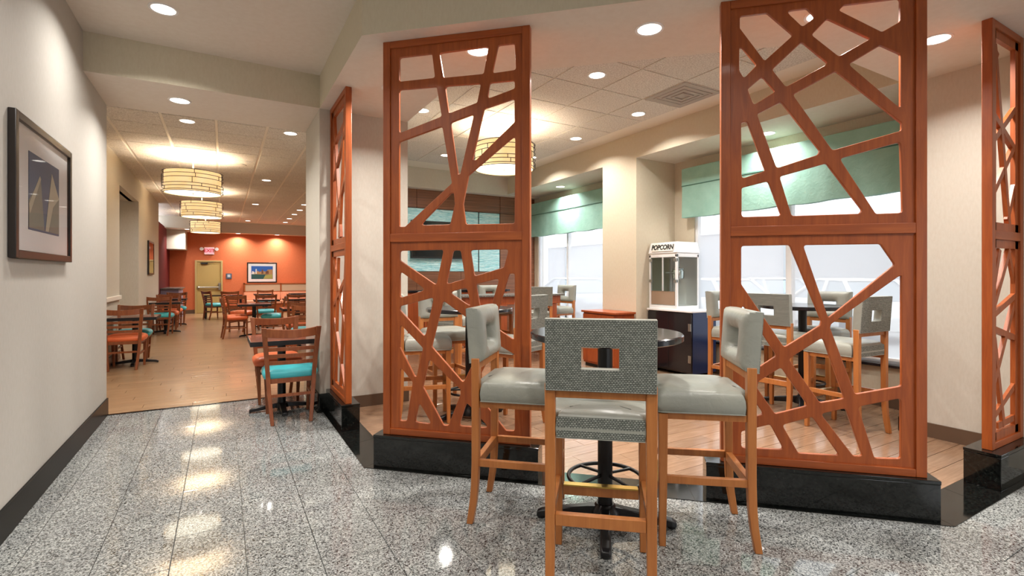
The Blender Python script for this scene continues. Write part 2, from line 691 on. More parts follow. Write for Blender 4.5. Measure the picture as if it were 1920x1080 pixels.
b.box(6.05, 6.2, 2.14, 9.55, 2.72, 3.2)
b.box(6.05, 6.2, 2.14, 2.25, 0.44, 2.72).box(6.05, 6.2, 5.08, 5.5, 0.44, 2.72).box(6.05, 6.2, 9.33, 9.55, 0.44, 2.72)
struct(b.build('wall_right', 'wall_warm'), 'window wall of the bar room')
sbox('wall_back', (1.65, 6.2, 9.52, 9.66, 0, 3.6), 'wall')
b = B()
b.box(-1.0, 9, -6.15, -6, 2.6, 3.5)
for x0, x1 in ((-1.0, 1.0), (2.9, 4.6), (6.5, 9.15)):
    b.box(x0, x1, -6.15, -6, 0, 2.6)
struct(b.build('wall_front', 'wall'), 'unseen front wall of the lobby, two openings added for daylight')  # gaps left in this unseen wall to let sky light in as fill
# chair rail and corner trim of the dining room wall
struct(B().box(-1.5, -1.465, 6.4, 10.55, 0.99, 1.06).build('trim_1', 'white_trim', bev=0.008))

# base boards
sbox('baseboard_left', (-1.0, -0.985, -6, 6.33, 0, 0.17), 'base_black', 0.003)
struct(B().box(-1.5, -1.485, 6.33, 10.57, 0, 0.14).box(-1.5, -1.485, 12.79, 16.5, 0, 0.14).build('baseboard_left', 'base_tile'))
struct(B().box(-1.65, -1.635, 16.5, 21.7, 0, 0.14).box(-1.65, -0.885, 21.685, 21.7, 0, 0.14).box(0.02, 0.68, 21.685, 21.7, 0, 0.14).build('baseboard_back', 'base_tile'))
struct(B().box(1.08, 1.78, 5.355, 5.37, 0, 0.125).box(1.77, 1.785, 5.37, 9.5, 0, 0.125).build('baseboard_right', 'base_tile'))
struct(B().box(5.235, 5.25, 1.34, 2.155, 0, 0.125).box(5.235, 6.05, 2.14, 2.155, 0, 0.125).box(6.035, 6.05, 2.155, 5.45, 0, 0.125)
       .box(5.235, 5.25, 5.45, 6.2, 0, 0.125).box(5.25, 6.05, 5.435, 5.45, 0, 0.125).build('baseboard_right', 'base_tile'))
struct(B().box(0.83, 0.85, 5.35, 6.33, 0, 0.19).box(0.83, 0.95, 5.35, 5.37, 0, 0.19).build('baseboard_right', 'black_granite', bev=0.003))

# ------------------------------------------------------------ floors
bay = [(1, 0, 1.12), (NX, NY, NX * AX + NY * AY + 0.22), (0, 1, 1.42)]
outer = [(1, 0, 0.88), (NX, NY, NX * AX + NY * AY - 0.03), (0, 1, 1.17)]
lob = struct(B().box(-1.16, 9, -6, 6.32, -0.06, -0.012).build('floor', 'joint'), 'speckled granite lobby floor')
TW, TL = 0.318, 0.65
me_t = B().box(0.0015, TW - 0.0015, 0.0015, TL - 0.0015, -0.012, 0).mesh('granite_tile', bev=0.0012, seg=1, smooth=False)
count = 0
for i in range(-4, 22):
    x = 0.10 + i * TW
    for j in range(-2, 9):
        y = 3.18 + (j - 3) * TL + (0.33 if i % 2 == 0 else 0.0)
        if y > 6.25:
            continue
        if x + TW < -0.99 or all(nx * (x + TW * (nx < 0)) + ny * (y + TL * (ny < 0)) > d + 0.02 for nx, ny, d in outer):
            continue
        d_cam = x * 0.5 + y * 0.866
        if d_cam < 0.5:
            continue
        if y + TL > 6.3:
            t = link('granite_tile', B().box(0.0015, TW - 0.0015, 0.0015, max(0.05, 6.3 - y), -0.012, 0).mesh('granite_tile'), 'granite', lob)
        else:
            t = link('granite_tile', me_t, 'granite', lob)
        t.location = (x, y, 0)
        count += 1
rest = B().box(-1.0, 9, -6, -0.9, -0.012, 0)
o = rest.build('granite_paving', 'granite', lob)
tag(o, kind='stuff')
# black granite border of the bay, laid in slabs
bord = struct(B().prism([(0.88, 6.3), diag_at(-0.03, x=0.88), diag_at(0.22, x=1.12), (1.12, 6.3)], -0.02, 0.0005)
              .prism([diag_at(-0.03, x=0.88), diag_at(-0.03, y=1.17), diag_at(0.22, y=1.42), diag_at(0.22, x=1.12)], -0.02, 0.0005)
              .prism([diag_at(-0.03, y=1.17), (6.5, 1.17), (6.5, 1.42), diag_at(0.22, y=1.42)], -0.02, 0.0005).build('floor', 'joint'), 'black granite border of the bay')


def slab(poly):
    c = (sum(p[0] for p in poly) / len(poly), sum(p[1] for p in poly) / len(poly))
    q = []
    for p in poly:
        d = Vector((c[0] - p[0], c[1] - p[1]))
        d = d.normalized() * 0.0015
        q.append((p[0] + d.x, p[1] + d.y))
    B().prism(q, 0.0, 0.004).build('border_slab', 'black_granite', bord)


a0, a1 = diag_at(-0.03, x=0.88), diag_at(0.22, x=1.12)
e0, e1 = diag_at(-0.03, y=1.17), diag_at(0.22, y=1.42)
for k in range(5):
    ya, yb = 6.3 + (a0[1] - 6.3) * k / 5, 6.3 + (a0[1] - 6.3) * (k + 1) / 5
    yc, yd = 6.3 + (a1[1] - 6.3) * k / 5, 6.3 + (a1[1] - 6.3) * (k + 1) / 5
    slab([(0.88, ya), (0.88, yb), (1.12, yd), (1.12, yc)])
for k in range(8):
    f0, f1 = k / 8, (k + 1) / 8
    P_ = lambda u, v, f: (u[0] + (v[0] - u[0]) * f, u[1] + (v[1] - u[1]) * f)
    slab([P_(a0, e0, f0), P_(a0, e0, f1), P_(a1, e1, f1), P_(a1, e1, f0)])
for k in range(6):
    xa, xb = e0[0] + (6.4 - e0[0]) * k / 6, e0[0] + (6.4 - e0[0]) * (k + 1) / 6
    xc, xd = e1[0] + (6.4 - e1[0]) * k / 6, e1[0] + (6.4 - e1[0]) * (k + 1) / 6
    slab([(xa, 1.17), (xb, 1.17), (xd, 1.42), (xc, 1.42)])


def planks(root, x0, x1, y0, y1, planes, material, length, width, z):
    me = B().box(0.0018, length - 0.0018, 0.0018, width - 0.0018, -0.01, 0).mesh('plank', bev=0.0012, seg=1, smooth=False)
    r = 0
    y = y0
    while y < y1 - 1e-4:
        x = x0 - (r * 0.37 % 1.0) * length
        while x < x1:
            full = [(x, y), (x + length, y), (x + length, y + width), (x, y + width)]
            p = clip_poly(full, planes + [(1, 0, x0), (-1, 0, -x1), (0, -1, -y1)])
            if p:
                area = abs(sum(p[i][0] * p[(i + 1) % len(p)][1] - p[(i + 1) % len(p)][0] * p[i][1] for i in range(len(p)))) / 2
                if area > 0.999 * length * width:
                    o = link('plank', me, material, root)
                    o.location = (x, y, z)
                elif area > 0.002:
                    c = Vector((sum(q[0] for q in p) / len(p), sum(q[1] for q in p) / len(p)))
                    q2 = [(q[0] + (c.x - q[0]) * 0.004, q[1] + (c.y - q[1]) * 0.006) for q in p]
                    o = link('plank', B().prism(q2, -0.01, 0).mesh('plank'), material, root)
                    o.location = (0, 0, z)
            x += length
        y += width
        r += 1


barf = struct(B().prism(clip_poly([(1.12, 1.42), (6.1, 1.42), (6.1, 9.52), (1.12, 9.52)], bay), -0.05, -0.004).build('floor', 'grout'), 'wood look plank floor of the bar room')
planks(barf, 1.12, 6.06, 1.42, 9.52, bay, 'plank_bar', 0.92, 0.152, 0.003)
dinf = struct(B().box(-2.3, 4.7, 6.32, 21.8, -0.06, -0.008).build('floor', 'grout'), 'wood look plank floor of the dining room')
planks(dinf, -1.5, 1.7, 6.335, 11.05, [], 'plank', 1.22, 0.152, 0.0)
tag(B().box(-2.3, 4.7, 11.05, 21.8, -0.01, 0).box(-2.3, -1.5, 6.4, 11.05, -0.01, 0).box(1.7, 4.7, 9.6, 11.05, -0.01, 0).build('plank_field', 'plank_far', dinf), kind='stuff')
sbox('trim_2', (-1.0, 0.88, 6.295, 6.335, -0.01, 0.005), 'black_granite')

# ------------------------------------------------------------ windows of the bar room, blinds, valances
def window(name, y0, y1, z0, z1, mullions, label):
    f = B()
    f.box(6.075, 6.13, y0, y0 + 0.06, z0, z1).box(6.075, 6.13, y1 - 0.06, y1, z0, z1)
    f.box(6.075, 6.13, y0, y1, z0, z0 + 0.06).box(6.075, 6.13, y0, y1, z1 - 0.06, z1)
    w = struct(f.build(name, 'win_frame', bev=0.004), label)
    for y in mullions:
        B().box(6.07, 6.14, y - 0.04, y + 0.04, z0 + 0.06, z1 - 0.06).build('mullion', 'win_frame', w, bev=0.004)
    ys = [y0 + 0.06] + sorted(mullions) + [y1 - 0.06]
    for a, c in zip(ys[:-1], ys[1:]):
        B().add([(6.10, a, z0 + 0.06), (6.10, c, z0 + 0.06), (6.10, c, z1 - 0.06), (6.10, a, z1 - 0.06)], [(0, 3, 2, 1)]).build('pane', 'glass', w)
    B().box(5.98, 6.08, y0 - 0.03, y1 + 0.03, z0 - 0.03, z0).build('sill', 'black_top', w, bev=0.004)
    return w


window('window_1', 2.25, 5.08, 0.46, 2.72, [3.66], 'wide window behind the round bar table by the popcorn machine')
window('window_2', 6.2, 9.33, 0.46, 2.72, [8.25], 'window at the far end of the bar room')


def blind(y0, y1, label):
    r = thing('roller_blind', label, 'blind', (6.04, (y0 + y1) / 2, 2.62), 0, 'solar roller blinds')
    w = (y1 - y0) / 2
    n = 16
    vs = [(0.004 * math.sin(i * 1.1), -w + 0.01 + (2 * w - 0.02) * i / n, z) for z in (-2.1, 0) for i in range(n + 1)]
    B().add(vs, [(i, i + 1, n + 2 + i, n + 1 + i) for i in range(n)]).build('cloth', 'shade_cloth', r, smooth=True)
    B().tube([(0, -w, 0.03), (0, w, 0.03)], 0.03, 12).build('roller', 'win_frame', r, smooth=True)
    B().box(-0.012, 0.012, -w + 0.01, w - 0.01, -2.125, -2.095).build('bottom_bar', 'win_frame', r, bev=0.004)


blind(2.30, 3.62, 'white see-through roller blind behind the round table, nearer half of its window')
blind(3.70, 5.02, 'white see-through roller blind beside the popcorn machine')
blind(6.25, 8.21, 'white see-through roller blind beside the cabinet pier, at the far bar window')
blind(8.29, 9.28, 'narrow white roller blind at the far corner of the bar room')


def valance(y0, y1, label):
    r = thing('window_valance', label, 'valance', (5.94, (y0 + y1) / 2, 2.236), 0, 'sea green window valances')
    w = (y1 - y0) / 2
    B().box(-0.06, 0.06, -w, w, 0.47, 0.725).build('cornice', 'valance', r, bev=0.012)
    B().tube([(-0.058, -w, 0.468), (-0.058, w, 0.468)], 0.007, 6).build('piping', 'seam', r)
    n = 40
    top, bot = [], []
    for i in range(n + 1):
        y = -w + 0.01 + (2 * w - 0.02) * i / n
        q = 0.008 * math.sin(i * 0.9) + 0.006 * math.sin(i * 2.3 + 1)
        top.append((-0.055, y, 0.475))
        bot.append((-0.05 + q, y, 0.006 * math.sin(i * 0.7)))
    vs = top + bot + [(x + 0.1, y, z) for x, y, z in top] + [(x + 0.09, y, z) for x, y, z in bot]
    m_ = n + 1
    fs = []
    for i in range(n):
        fs += [(i, i + 1, m_ + i + 1, m_ + i), (2 * m_ + i, 3 * m_ + i, 3 * m_ + i + 1, 2 * m_ + i + 1), (m_ + i, m_ + i + 1, 3 * m_ + i + 1, 3 * m_ + i)]
    fs += [(0, m_, 3 * m_, 2 * m_), (n, 2 * m_ + n, 3 * m_ + n, m_ + n)]
    B().add(vs, fs).build('skirt', 'valance', r, smooth=True)


valance(2.16, 5.17, 'long sea green box valance over the window by the popcorn machine')
valance(6.22, 9.45, 'sea green box valance over the window at the far end of the bar')

# ------------------------------------------------------------ outside the windows
struct(B().box(6.3, 60, -30, 70, -0.3, -0.15).build('ground', 'asphalt'), 'pale car park outside the windows')
bl = thing('parking_building', 'long grey building across the car park', 'building', (42, 22, -0.15))
B().box(0, 8, -40, 40, 0, 5.6).build('wall', 'concrete', bl)
B().box(-0.3, 8.3, -40.3, 40.3, 5.6, 6.0).build('roof', 'white_metal', bl)


def car(name, loc, rz, paint, label):
    r = thing(name, label, 'car', loc, rz, 'parked cars outside')
    prof = [(-2.2, 0.28), (-2.25, 0.62), (-2.1, 0.86), (-1.2, 0.95), (1.0, 0.95), (1.95, 0.82), (2.22, 0.66), (2.2, 0.28)]
    secs = [[(x * (1 if abs(s) < 0.9 else 0.97), s * 0.88, z if abs(s) < 0.9 else 0.28 + (z - 0.28) * 0.86) for x, z in prof] for s in (-1, -0.88, 0.88, 1)]
    B().loft(secs).build('body', paint, r, bev=0.04, seg=2)
    lo = [(-1.45, -0.8, 0.93), (1.15, -0.8, 0.93), (1.15, 0.8, 0.93), (-1.45, 0.8, 0.93)]
    hi = [(-0.85, -0.62, 1.40), (0.3, -0.62, 1.42), (0.3, 0.62, 1.42), (-0.85, 0.62, 1.40)]
    B().loft([lo, hi]).build('cabin_glass', 'car_glass', r, bev=0.03)
    B().loft([[(x * 1.04, y * 1.03, z) for x, y, z in hi], [(x * 0.94, y * 0.92, z + 0.05) for x, y, z in hi]]).build('roof', paint, r, bev=0.015)
    g = B()
    for s in (-1, 1):
        for (x0, x1) in ((-1.45, -0.85), (1.15, 0.3), (-0.2, -0.2)):
            g.tube([(x0, s * 0.8, 0.93), (x1, s * 0.63, 1.41)], 0.05, 6)
    g.build('pillars', paint, r)
    for x in (-1.35, 1.35):
        for s in (-0.8, 0.8):
            w = B().lathe([(0.2, -0.1), (0.32, -0.09), (0.32, 0.09), (0.2, 0.1)], 18).build('wheel', 'tyre', r)
            w.rotation_euler = (PI / 2, 0, 0)
            w.location = (x, s, 0.32)


car('car', (14.2, 7.0, -0.15), math.radians(60), 'car_white', 'white saloon car seen through the blind behind the round table')
car('car', (12.6, 9.9, -0.15), math.radians(75), 'car_white', 'white car seen through the blind beside the popcorn machine')
car('car', (11.4, 15.2, -0.15), math.radians(85), 'car_grey', 'silver car seen through the far bar window')
car('car', (17.5, 11.3, -0.15), math.radians(60), 'car_grey', 'silver car farther out beyond the two white cars')

# ------------------------------------------------------------ lattice screens
P1U= [[(0.177, 2.968), (0.438, 2.97), (0.461, 2.788), (0.177, 2.786)], [(0.486, 2.968), (0.857, 2.976), (0.821, 2.782), (0.519, 2.782)], [(0.919, 2.977), (1.042, 2.978), (1.052, 2.788), (0.875, 2.78)], [(0.177, 2.734), (0.473, 2.732), (0.512, 2.511), (0.177, 2.411)], [(0.529, 2.73), (0.803, 2.724), (0.774, 2.587), (0.558, 2.526)], [(0.859, 2.723), (1.042, 2.724), (1.044, 2.662), (0.841, 2.605)], [(0.177, 2.356), (0.515, 2.448), (0.588, 2.036), (0.228, 1.735), (0.177, 1.736)], [(0.571, 2.468), (0.754, 2.519), (0.649, 2.094), (0.627, 2.095)], [(0.818, 2.546), (1.042, 2.601), (1.042, 2.434), (0.759, 2.183), (0.732, 2.193)], [(1.047, 2.353), (1.042, 1.738), (0.684, 1.741), (0.664, 1.887), (0.704, 2.088)], [(0.331, 1.743), (0.575, 1.97), (0.602, 1.973), (0.61, 1.889), (0.575, 1.743)]]
P1L= [[(0.182, 1.569), (0.527, 1.573), (0.47, 1.311), (0.182, 1.494)], [(0.182, 1.427), (0.396, 1.283), (0.182, 1.218)], [(0.591, 1.567), (0.653, 1.566), (0.687, 1.361), (0.536, 1.319)], [(0.716, 1.569), (1.002, 1.57), (0.966, 1.44), (0.747, 1.377)], [(0.758, 1.329), (0.937, 1.374), (0.831, 1.024), (0.814, 1.024)], [(0.999, 1.404), (1.043, 1.404), (1.043, 0.935), (0.884, 1.037)], [(0.553, 1.271), (0.696, 1.307), (0.737, 1.156)], [(0.182, 1.167), (0.454, 1.237), (0.383, 0.939), (0.182, 1.134)], [(0.182, 1.047), (0.369, 0.869), (0.319, 0.659), (0.298, 0.658), (0.182, 0.866)], [(0.182, 0.741), (0.289, 0.621), (0.244, 0.335), (0.182, 0.331)], [(0.515, 1.216), (0.851, 0.99), (0.67, 0.627), (0.427, 0.88)], [(0.905, 0.923), (1.043, 0.848), (1.043, 0.319), (0.975, 0.319), (0.737, 0.595)], [(0.691, 0.508), (0.867, 0.327), (0.631, 0.326)], [(0.41, 0.8), (0.65, 0.59), (0.653, 0.555), (0.562, 0.325), (0.519, 0.322), (0.36, 0.591)], [(0.333, 0.491), (0.44, 0.324), (0.298, 0.331)]]
P2U= [[(2.462, 2.99), (2.621, 2.991), (2.77, 2.835), (2.611, 2.695), (2.597, 2.701), (2.462, 2.91)], [(2.714, 2.989), (2.84, 2.992), (2.889, 2.929), (2.814, 2.873)], [(3.001, 2.953), (3.035, 2.987), (3.327, 2.99), (3.325, 2.847), (3.23, 2.796)], [(2.857, 2.825), (2.947, 2.918), (3.173, 2.771), (3.164, 2.759), (3.007, 2.677)], [(2.459, 2.791), (2.48, 2.795), (2.566, 2.673), (2.487, 2.592), (2.459, 2.651)], [(2.505, 2.533), (2.594, 2.608), (2.666, 2.506), (2.657, 2.494), (2.542, 2.424)], [(2.642, 2.639), (2.811, 2.796), (2.95, 2.654), (2.944, 2.636), (2.722, 2.521)], [(3.052, 2.631), (3.224, 2.73), (3.327, 2.666), (3.327, 2.355), (3.311, 2.356)], [(2.558, 2.376), (2.699, 2.444), (2.912, 2.13), (2.898, 2.103), (2.671, 2.033)], [(2.756, 2.478), (2.995, 2.601), (3.333, 2.267), (3.333, 2.218), (2.973, 2.124)], [(2.469, 2.332), (2.509, 2.338), (2.611, 2.03), (2.603, 2.019), (2.472, 1.977)], [(2.472, 1.93), (2.627, 1.966), (2.699, 1.757), (2.687, 1.744), (2.472, 1.743)], [(2.684, 1.989), (2.944, 2.058), (3.133, 1.77), (3.119, 1.745), (2.752, 1.742)], [(3.007, 2.08), (3.327, 2.162), (3.338, 1.744), (3.197, 1.742)]]
P2L= [[(2.47, 1.573), (2.747, 1.574), (2.919, 1.116), (2.913, 1.088), (2.713, 0.946), (2.47, 1.331)], [(2.812, 1.573), (3.226, 1.573), (3.301, 1.448), (2.958, 1.134), (2.946, 1.142)], [(3.332, 1.391), (3.332, 0.746), (3.09, 0.684), (2.958, 1.076), (2.965, 1.101), (3.311, 1.383)], [(2.925, 1.025), (3.042, 0.657), (2.906, 0.624), (2.739, 0.876), (2.747, 0.893)], [(2.47, 1.236), (2.678, 0.899), (2.47, 0.744)], [(2.698, 0.835), (2.85, 0.604), (2.662, 0.541), (2.56, 0.697), (2.568, 0.741)], [(2.698, 0.484), (2.868, 0.546), (3.009, 0.332), (3.002, 0.318), (2.79, 0.314)], [(2.906, 0.565), (3.046, 0.608), (3.133, 0.334), (3.119, 0.322), (3.082, 0.322)], [(3.104, 0.619), (3.329, 0.685), (3.329, 0.327), (3.19, 0.318)], [(2.47, 0.428), (2.639, 0.485), (2.719, 0.328), (2.47, 0.321)], [(2.47, 0.67), (2.521, 0.661), (2.607, 0.538), (2.47, 0.489)]]
P3U= [[(4.477, 2.938), (4.736, 1.727)], [(4.423, 2.479), (4.826, 2.288)], [(4.423, 2.267), (4.859, 2.568)], [(4.423, 1.907), (4.836, 2.297)], [(4.423, 2.737), (4.527, 2.894)], [(4.709, 1.766), (4.859, 2.033)]]
P3L= [[(4.558, 1.563), (4.468, 1.339)], [(4.745, 1.568), (4.468, 1.188)], [(4.468, 1.126), (4.873, 1.251)], [(4.468, 1.028), (4.873, 0.941)], [(4.847, 1.205), (4.468, 0.665)], [(4.478, 0.966), (4.645, 0.354)], [(4.454, 0.436), (4.873, 0.621)], [(4.539, 0.37), (4.873, 0.386)], [(4.745, 1.54), (4.889, 1.261)]]


def fillet(poly, r=0.022, n=4):
    out = []
    m_ = len(poly)
    ar = sum(poly[i][0] * poly[(i + 1) % m_][1] - poly[(i + 1) % m_][0] * poly[i][1] for i in range(m_))
    if ar < 0:
        poly = poly[::-1]
    for i in range(m_):
        p, a, c = Vector(poly[i]), Vector(poly[i - 1]), Vector(poly[(i + 1) % m_])
        u, w = (a - p), (c - p)
        lu, lw = u.length, w.length
        u.normalize()
        w.normalize()
        ang = u.angle(w)
        d = min(r / max(math.tan(ang / 2), 0.15), lu * 0.42, lw * 0.42)
        s, e = p + u * d, p + w * d
        for k in range(n + 1):
            t = k / n
            out.append((s * (1 - t) + p * t) * (1 - t) + (p * (1 - t) + e * t) * t)
    return out


def lattice(name, rect, holes, depth, y_mid, parent):
    cu = bpy.data.curves.new(name, 'CURVE')
    cu.dimensions = '2D'
    cu.fill_mode = 'BOTH'
    cu.extrude = depth / 2 - 0.004
    cu.bevel_depth = 0.004
    cu.bevel_resolution = 1
    x0, x1, z0, z1 = rect
    polys = [[Vector(p) for p in ((x0, z0), (x1, z0), (x1, z1), (x0, z1))]] + [fillet(h_) for h_ in holes]
    for k, p in enumerate(polys):
        sp_ = cu.splines.new('POLY')
        sp_.points.add(len(p) - 1)
        for q, v_ in zip(sp_.points, p):
            q.co = (v_[0], v_[1], 0, 1)
        sp_.use_cyclic_u = True
    o = bpy.data.objects.new(name, cu)
    COL.objects.link(o)
    dg = bpy.context.evaluated_depsgraph_get()
    dg.update()
    me = bpy.data.meshes.new_from_object(o.evaluated_get(dg))
    bpy.data.objects.remove(o)
    me.transform(Matrix(((1, 0, 0, 0), (0, 0, -1, y_mid), (0, 1, 0, 0), (0, 0, 0, 1))))
    me.materials.clear()
    me.name = name
    for p in me.polygons:
        p.use_smooth = False
    return link(name, me, 'cherry', parent)


def screen(label, loc, rz, w, up_holes, lo_holes, z0=0.236, z1=3.08):
    r = thing('lattice_screen', label, 'screen', loc, rz, 'cherry wood lattice screens')
    T, st = 0.055, 0.055
    for x in (0, w - st):
        B().box(x, x + st, 0, T, z0, z1).build('stile', 'cherry', r, bev=0.003)
    for a, c in ((z0, z0 + 0.045), (1.628, 1.688), (z1 - 0.05, z1)):
        B().box(st, w - st, 0, T, a, c).build('rail', 'cherry_h', r, bev=0.003)
    lattice('lattice_panel', (st, w - st, 1.688, z1 - 0.05), up_holes, 0.024, 0.026, r)
    lattice('lattice_panel', (st, w - st, z0 + 0.045, 1.628), lo_holes, 0.024, 0.026, r)
    return r


def shift(holes, du, k=1.0):
    return [[((u - du) * k, z) for u, z in h_] for h_ in holes]


OFF = 0.03
px, py = AX + OFF * NX + 0.06 * DX, AY + OFF * NY + 0.06 * DY
screen('tall cherry lattice screen behind the left grey stool, with a fan of bars', (px, py, 0), -AL, 1.088, shift(P1U, 0.06), shift(P1L, 0.06))
px, py = AX + OFF * NX + 2.355 * DX, AY + OFF * NY + 2.355 * DY
screen('tall cherry lattice screen in front of the window, behind the right grey stool', (px, py, 0), -AL, 1.094, shift(P2U, 2.355), shift(P2L, 2.355))


def bars_screen(label, loc, rz, w, ub, lb, bw=0.045):
    """narrow screens at the ends of the bay, their lattice a border and straight bars"""
    r = thing('lattice_screen', label, 'screen', loc, rz, 'cherry wood lattice screens')
    T, st, z0, z1 = 0.055, 0.055, 0.236, 3.08
    for x in (0, w - st):
        B().box(x, x + st, 0, T, z0, z1).build('stile', 'cherry', r, bev=0.003)
    for a, c in ((z0, z0 + 0.045), (1.628, 1.688), (z1 - 0.05, z1)):
        B().box(st, w - st, 0, T, a, c).build('rail', 'cherry_h', r, bev=0.003)
    for za, zb, bars in ((1.688, z1 - 0.05, ub), (z0 + 0.045, 1.628, lb)):
        g = B()
        ya, yb = 0.013, 0.040
        e = 0.055
        g.box(st, st + e, ya, yb, za, zb).box(w - st - e, w - st, ya, yb, za, zb)
        g.box(st, w - st, ya, yb, za, za + e).box(st, w - st, ya, yb, zb - e, zb)
        for k, ((xa, z_a), (xb, z_b)) in enumerate(bars):
            d = Vector((xb - xa, z_b - z_a))
            n_ = Vector((-d.y, d.x)).normalized() * bw / 2
            y_a, y_b = ya + 0.0006 * (k + 1), yb - 0.0006 * (k + 1)
            q = [(xa + n_.x, z_a + n_.y), (xb + n_.x, z_b + n_.y), (xb - n_.x, z_b - n_.y), (xa - n_.x, z_a - n_.y)]
            g.add([(u, y_a, z) for u, z in q] + [(u, y_b, z) for u, z in q], [(0, 1, 2, 3), (7, 6, 5, 4), (0, 4, 5, 1), (1, 5, 6, 2), (2, 6, 7, 3), (3, 7, 4, 0)])
        g.build('lattice_panel', 'cherry', r)
    return r


bars_screen('narrow cherry lattice screen beside the dining room opening', (0.95, 5.368, 0), -PI / 2, 0.748,
            [((0.10, 2.97), (0.42, 1.75)), ((0.62, 2.95), (0.36, 1.75)), ((0.1, 2.36), (0.64, 2.72)), ((0.1, 1.9), (0.64, 2.3)), ((0.1, 2.70), (0.64, 2.80))],
            [((0.12, 1.54), (0.64, 0.9)), ((0.3, 1.56), (0.16, 0.32)), ((0.12, 0.95), (0.62, 0.33)), ((0.64, 1.5), (0.4, 0.33)), ((0.1, 1.1), (0.64, 1.36))])
sh3 = lambda bars: [((a[0] - 4.37, a[1]), (c[0] - 4.37, c[1])) for a, c in bars]
bars_screen('cherry lattice screen standing apart at the end of the bay, seen edge on', (4.37, 1.27, 0), 0, 0.572, sh3(P3U), sh3(P3L), 0.042)


def plinth(label, loc, rz, w, d):
    r = tag(B().box(0, w, 0, d, 0.004, 0.213).build('screen_plinth', 'black_granite', bev=0.003), label, 'plinth', 'black granite plinths')
    r.location = loc
    r.rotation_euler = (0, 0, rz)
    B().box(-0.002, w + 0.002, -0.002, d + 0.002, 0.215, 0.235).build('capping', 'black_granite', r, bev=0.003)
    B().box(-0.001, w + 0.001, -0.001, 0.02, 0.213, 0.215).build('joint_line', 'rubber', r)


plinth('black granite plinth under the screen behind the left grey stool', (AX, AY, 0), -AL, 1.21, 0.16)
plinth('black granite plinth under the screen behind the right grey stool', (AX + 2.265 * DX, AY + 2.265 * DY, 0), -AL, 1.235, 0.16)
plinth('small black granite plinth under the narrow screen by the dining room opening', (0.91, 5.35, 0), -PI / 2, 0.755, 0.16)
plinth('black granite plinth under the edge-on screen at the end of the bay', (4.31, 1.21, 0), 0, 0.63, 0.19)


# ------------------------------------------------------------ bar stools
def padded_frame(w, h_, t_edge, t_mid, hw, hh, hz):
    xs, zs = set(), set()
    for k in range(23):
        xs.add(round(-w / 2 + w * k / 22, 5))
    for k in range(17):
        zs.add(round(h_ * k / 16, 5))
    for a in (-hw / 2, hw / 2):
        xs = {x for x in xs if abs(x - a) > 0.006} | {a}
    for a in (hz - hh / 2, hz + hh / 2):
        zs = {z for z in zs if abs(z - a) > 0.006} | {a}
    xs = sorted(xs | {-w / 2 + 0.006, w / 2 - 0.006})
    zs = sorted(zs | {0.006, h_ - 0.006})
    nx, nz = len(xs), len(zs)
    sq = lambda q: math.sqrt(max(0.0, 1 - (1 - min(q, 1)) ** 2))

    def front(x, z):
        do = min(x + w / 2, w / 2 - x, z, h_ - z)
        di = math.hypot(max(abs(x) - hw / 2, 0), max(abs(z - hz) - hh / 2, 0))
        return t_edge + (t_mid - t_edge) * (0.25 + 0.75 * sq(do / 0.05)) * (0.12 + 0.88 * sq(di / 0.07)) * min(1, 0.2 + do / 0.008)
    vs = [(x, front(x, z), z) for z in zs for x in xs] + [(x, 0.0, z) for z in zs for x in xs]
    n = nx * nz
    inh = lambda i, j: abs((xs[i] + xs[i + 1]) / 2) < hw / 2 and abs((zs[j] + zs[j + 1]) / 2 - hz) < hh / 2
    fs = []
    for j in range(nz - 1):
        for i in range(nx - 1):
            if inh(i, j):
                continue
            a = j * nx + i
            fs.append((a, a + 1, a + nx + 1, a + nx))
            fs.append((n + a, n + a + nx, n + a + nx + 1, n + a + 1))
            for di, dj, e in ((-1, 0, (a, a + nx)), (1, 0, (a + 1, a + nx + 1)), (0, -1, (a, a + 1)), (0, 1, (a + nx, a + nx + 1))):
                ii, jj = i + di, j + dj
                if not (0 <= ii < nx - 1 and 0 <= jj < nz - 1) or inh(ii, jj):
                    fs.append((e[0], e[1], n + e[1], n + e[0]))
    return B().add(vs, fs)


def sq_leg(path, w0, w1):
    """square leg along (y, z) points"""
    secs = []
    n = len(path)
    for k, (x, y, z) in enumerate(path):
        a = (w0 + (w1 - w0) * k / (n - 1)) / 2
        secs.append([(x - a, y - a, z), (x + a, y - a, z), (x + a, y + a, z), (x - a, y + a, z)])
    return B().loft(secs)


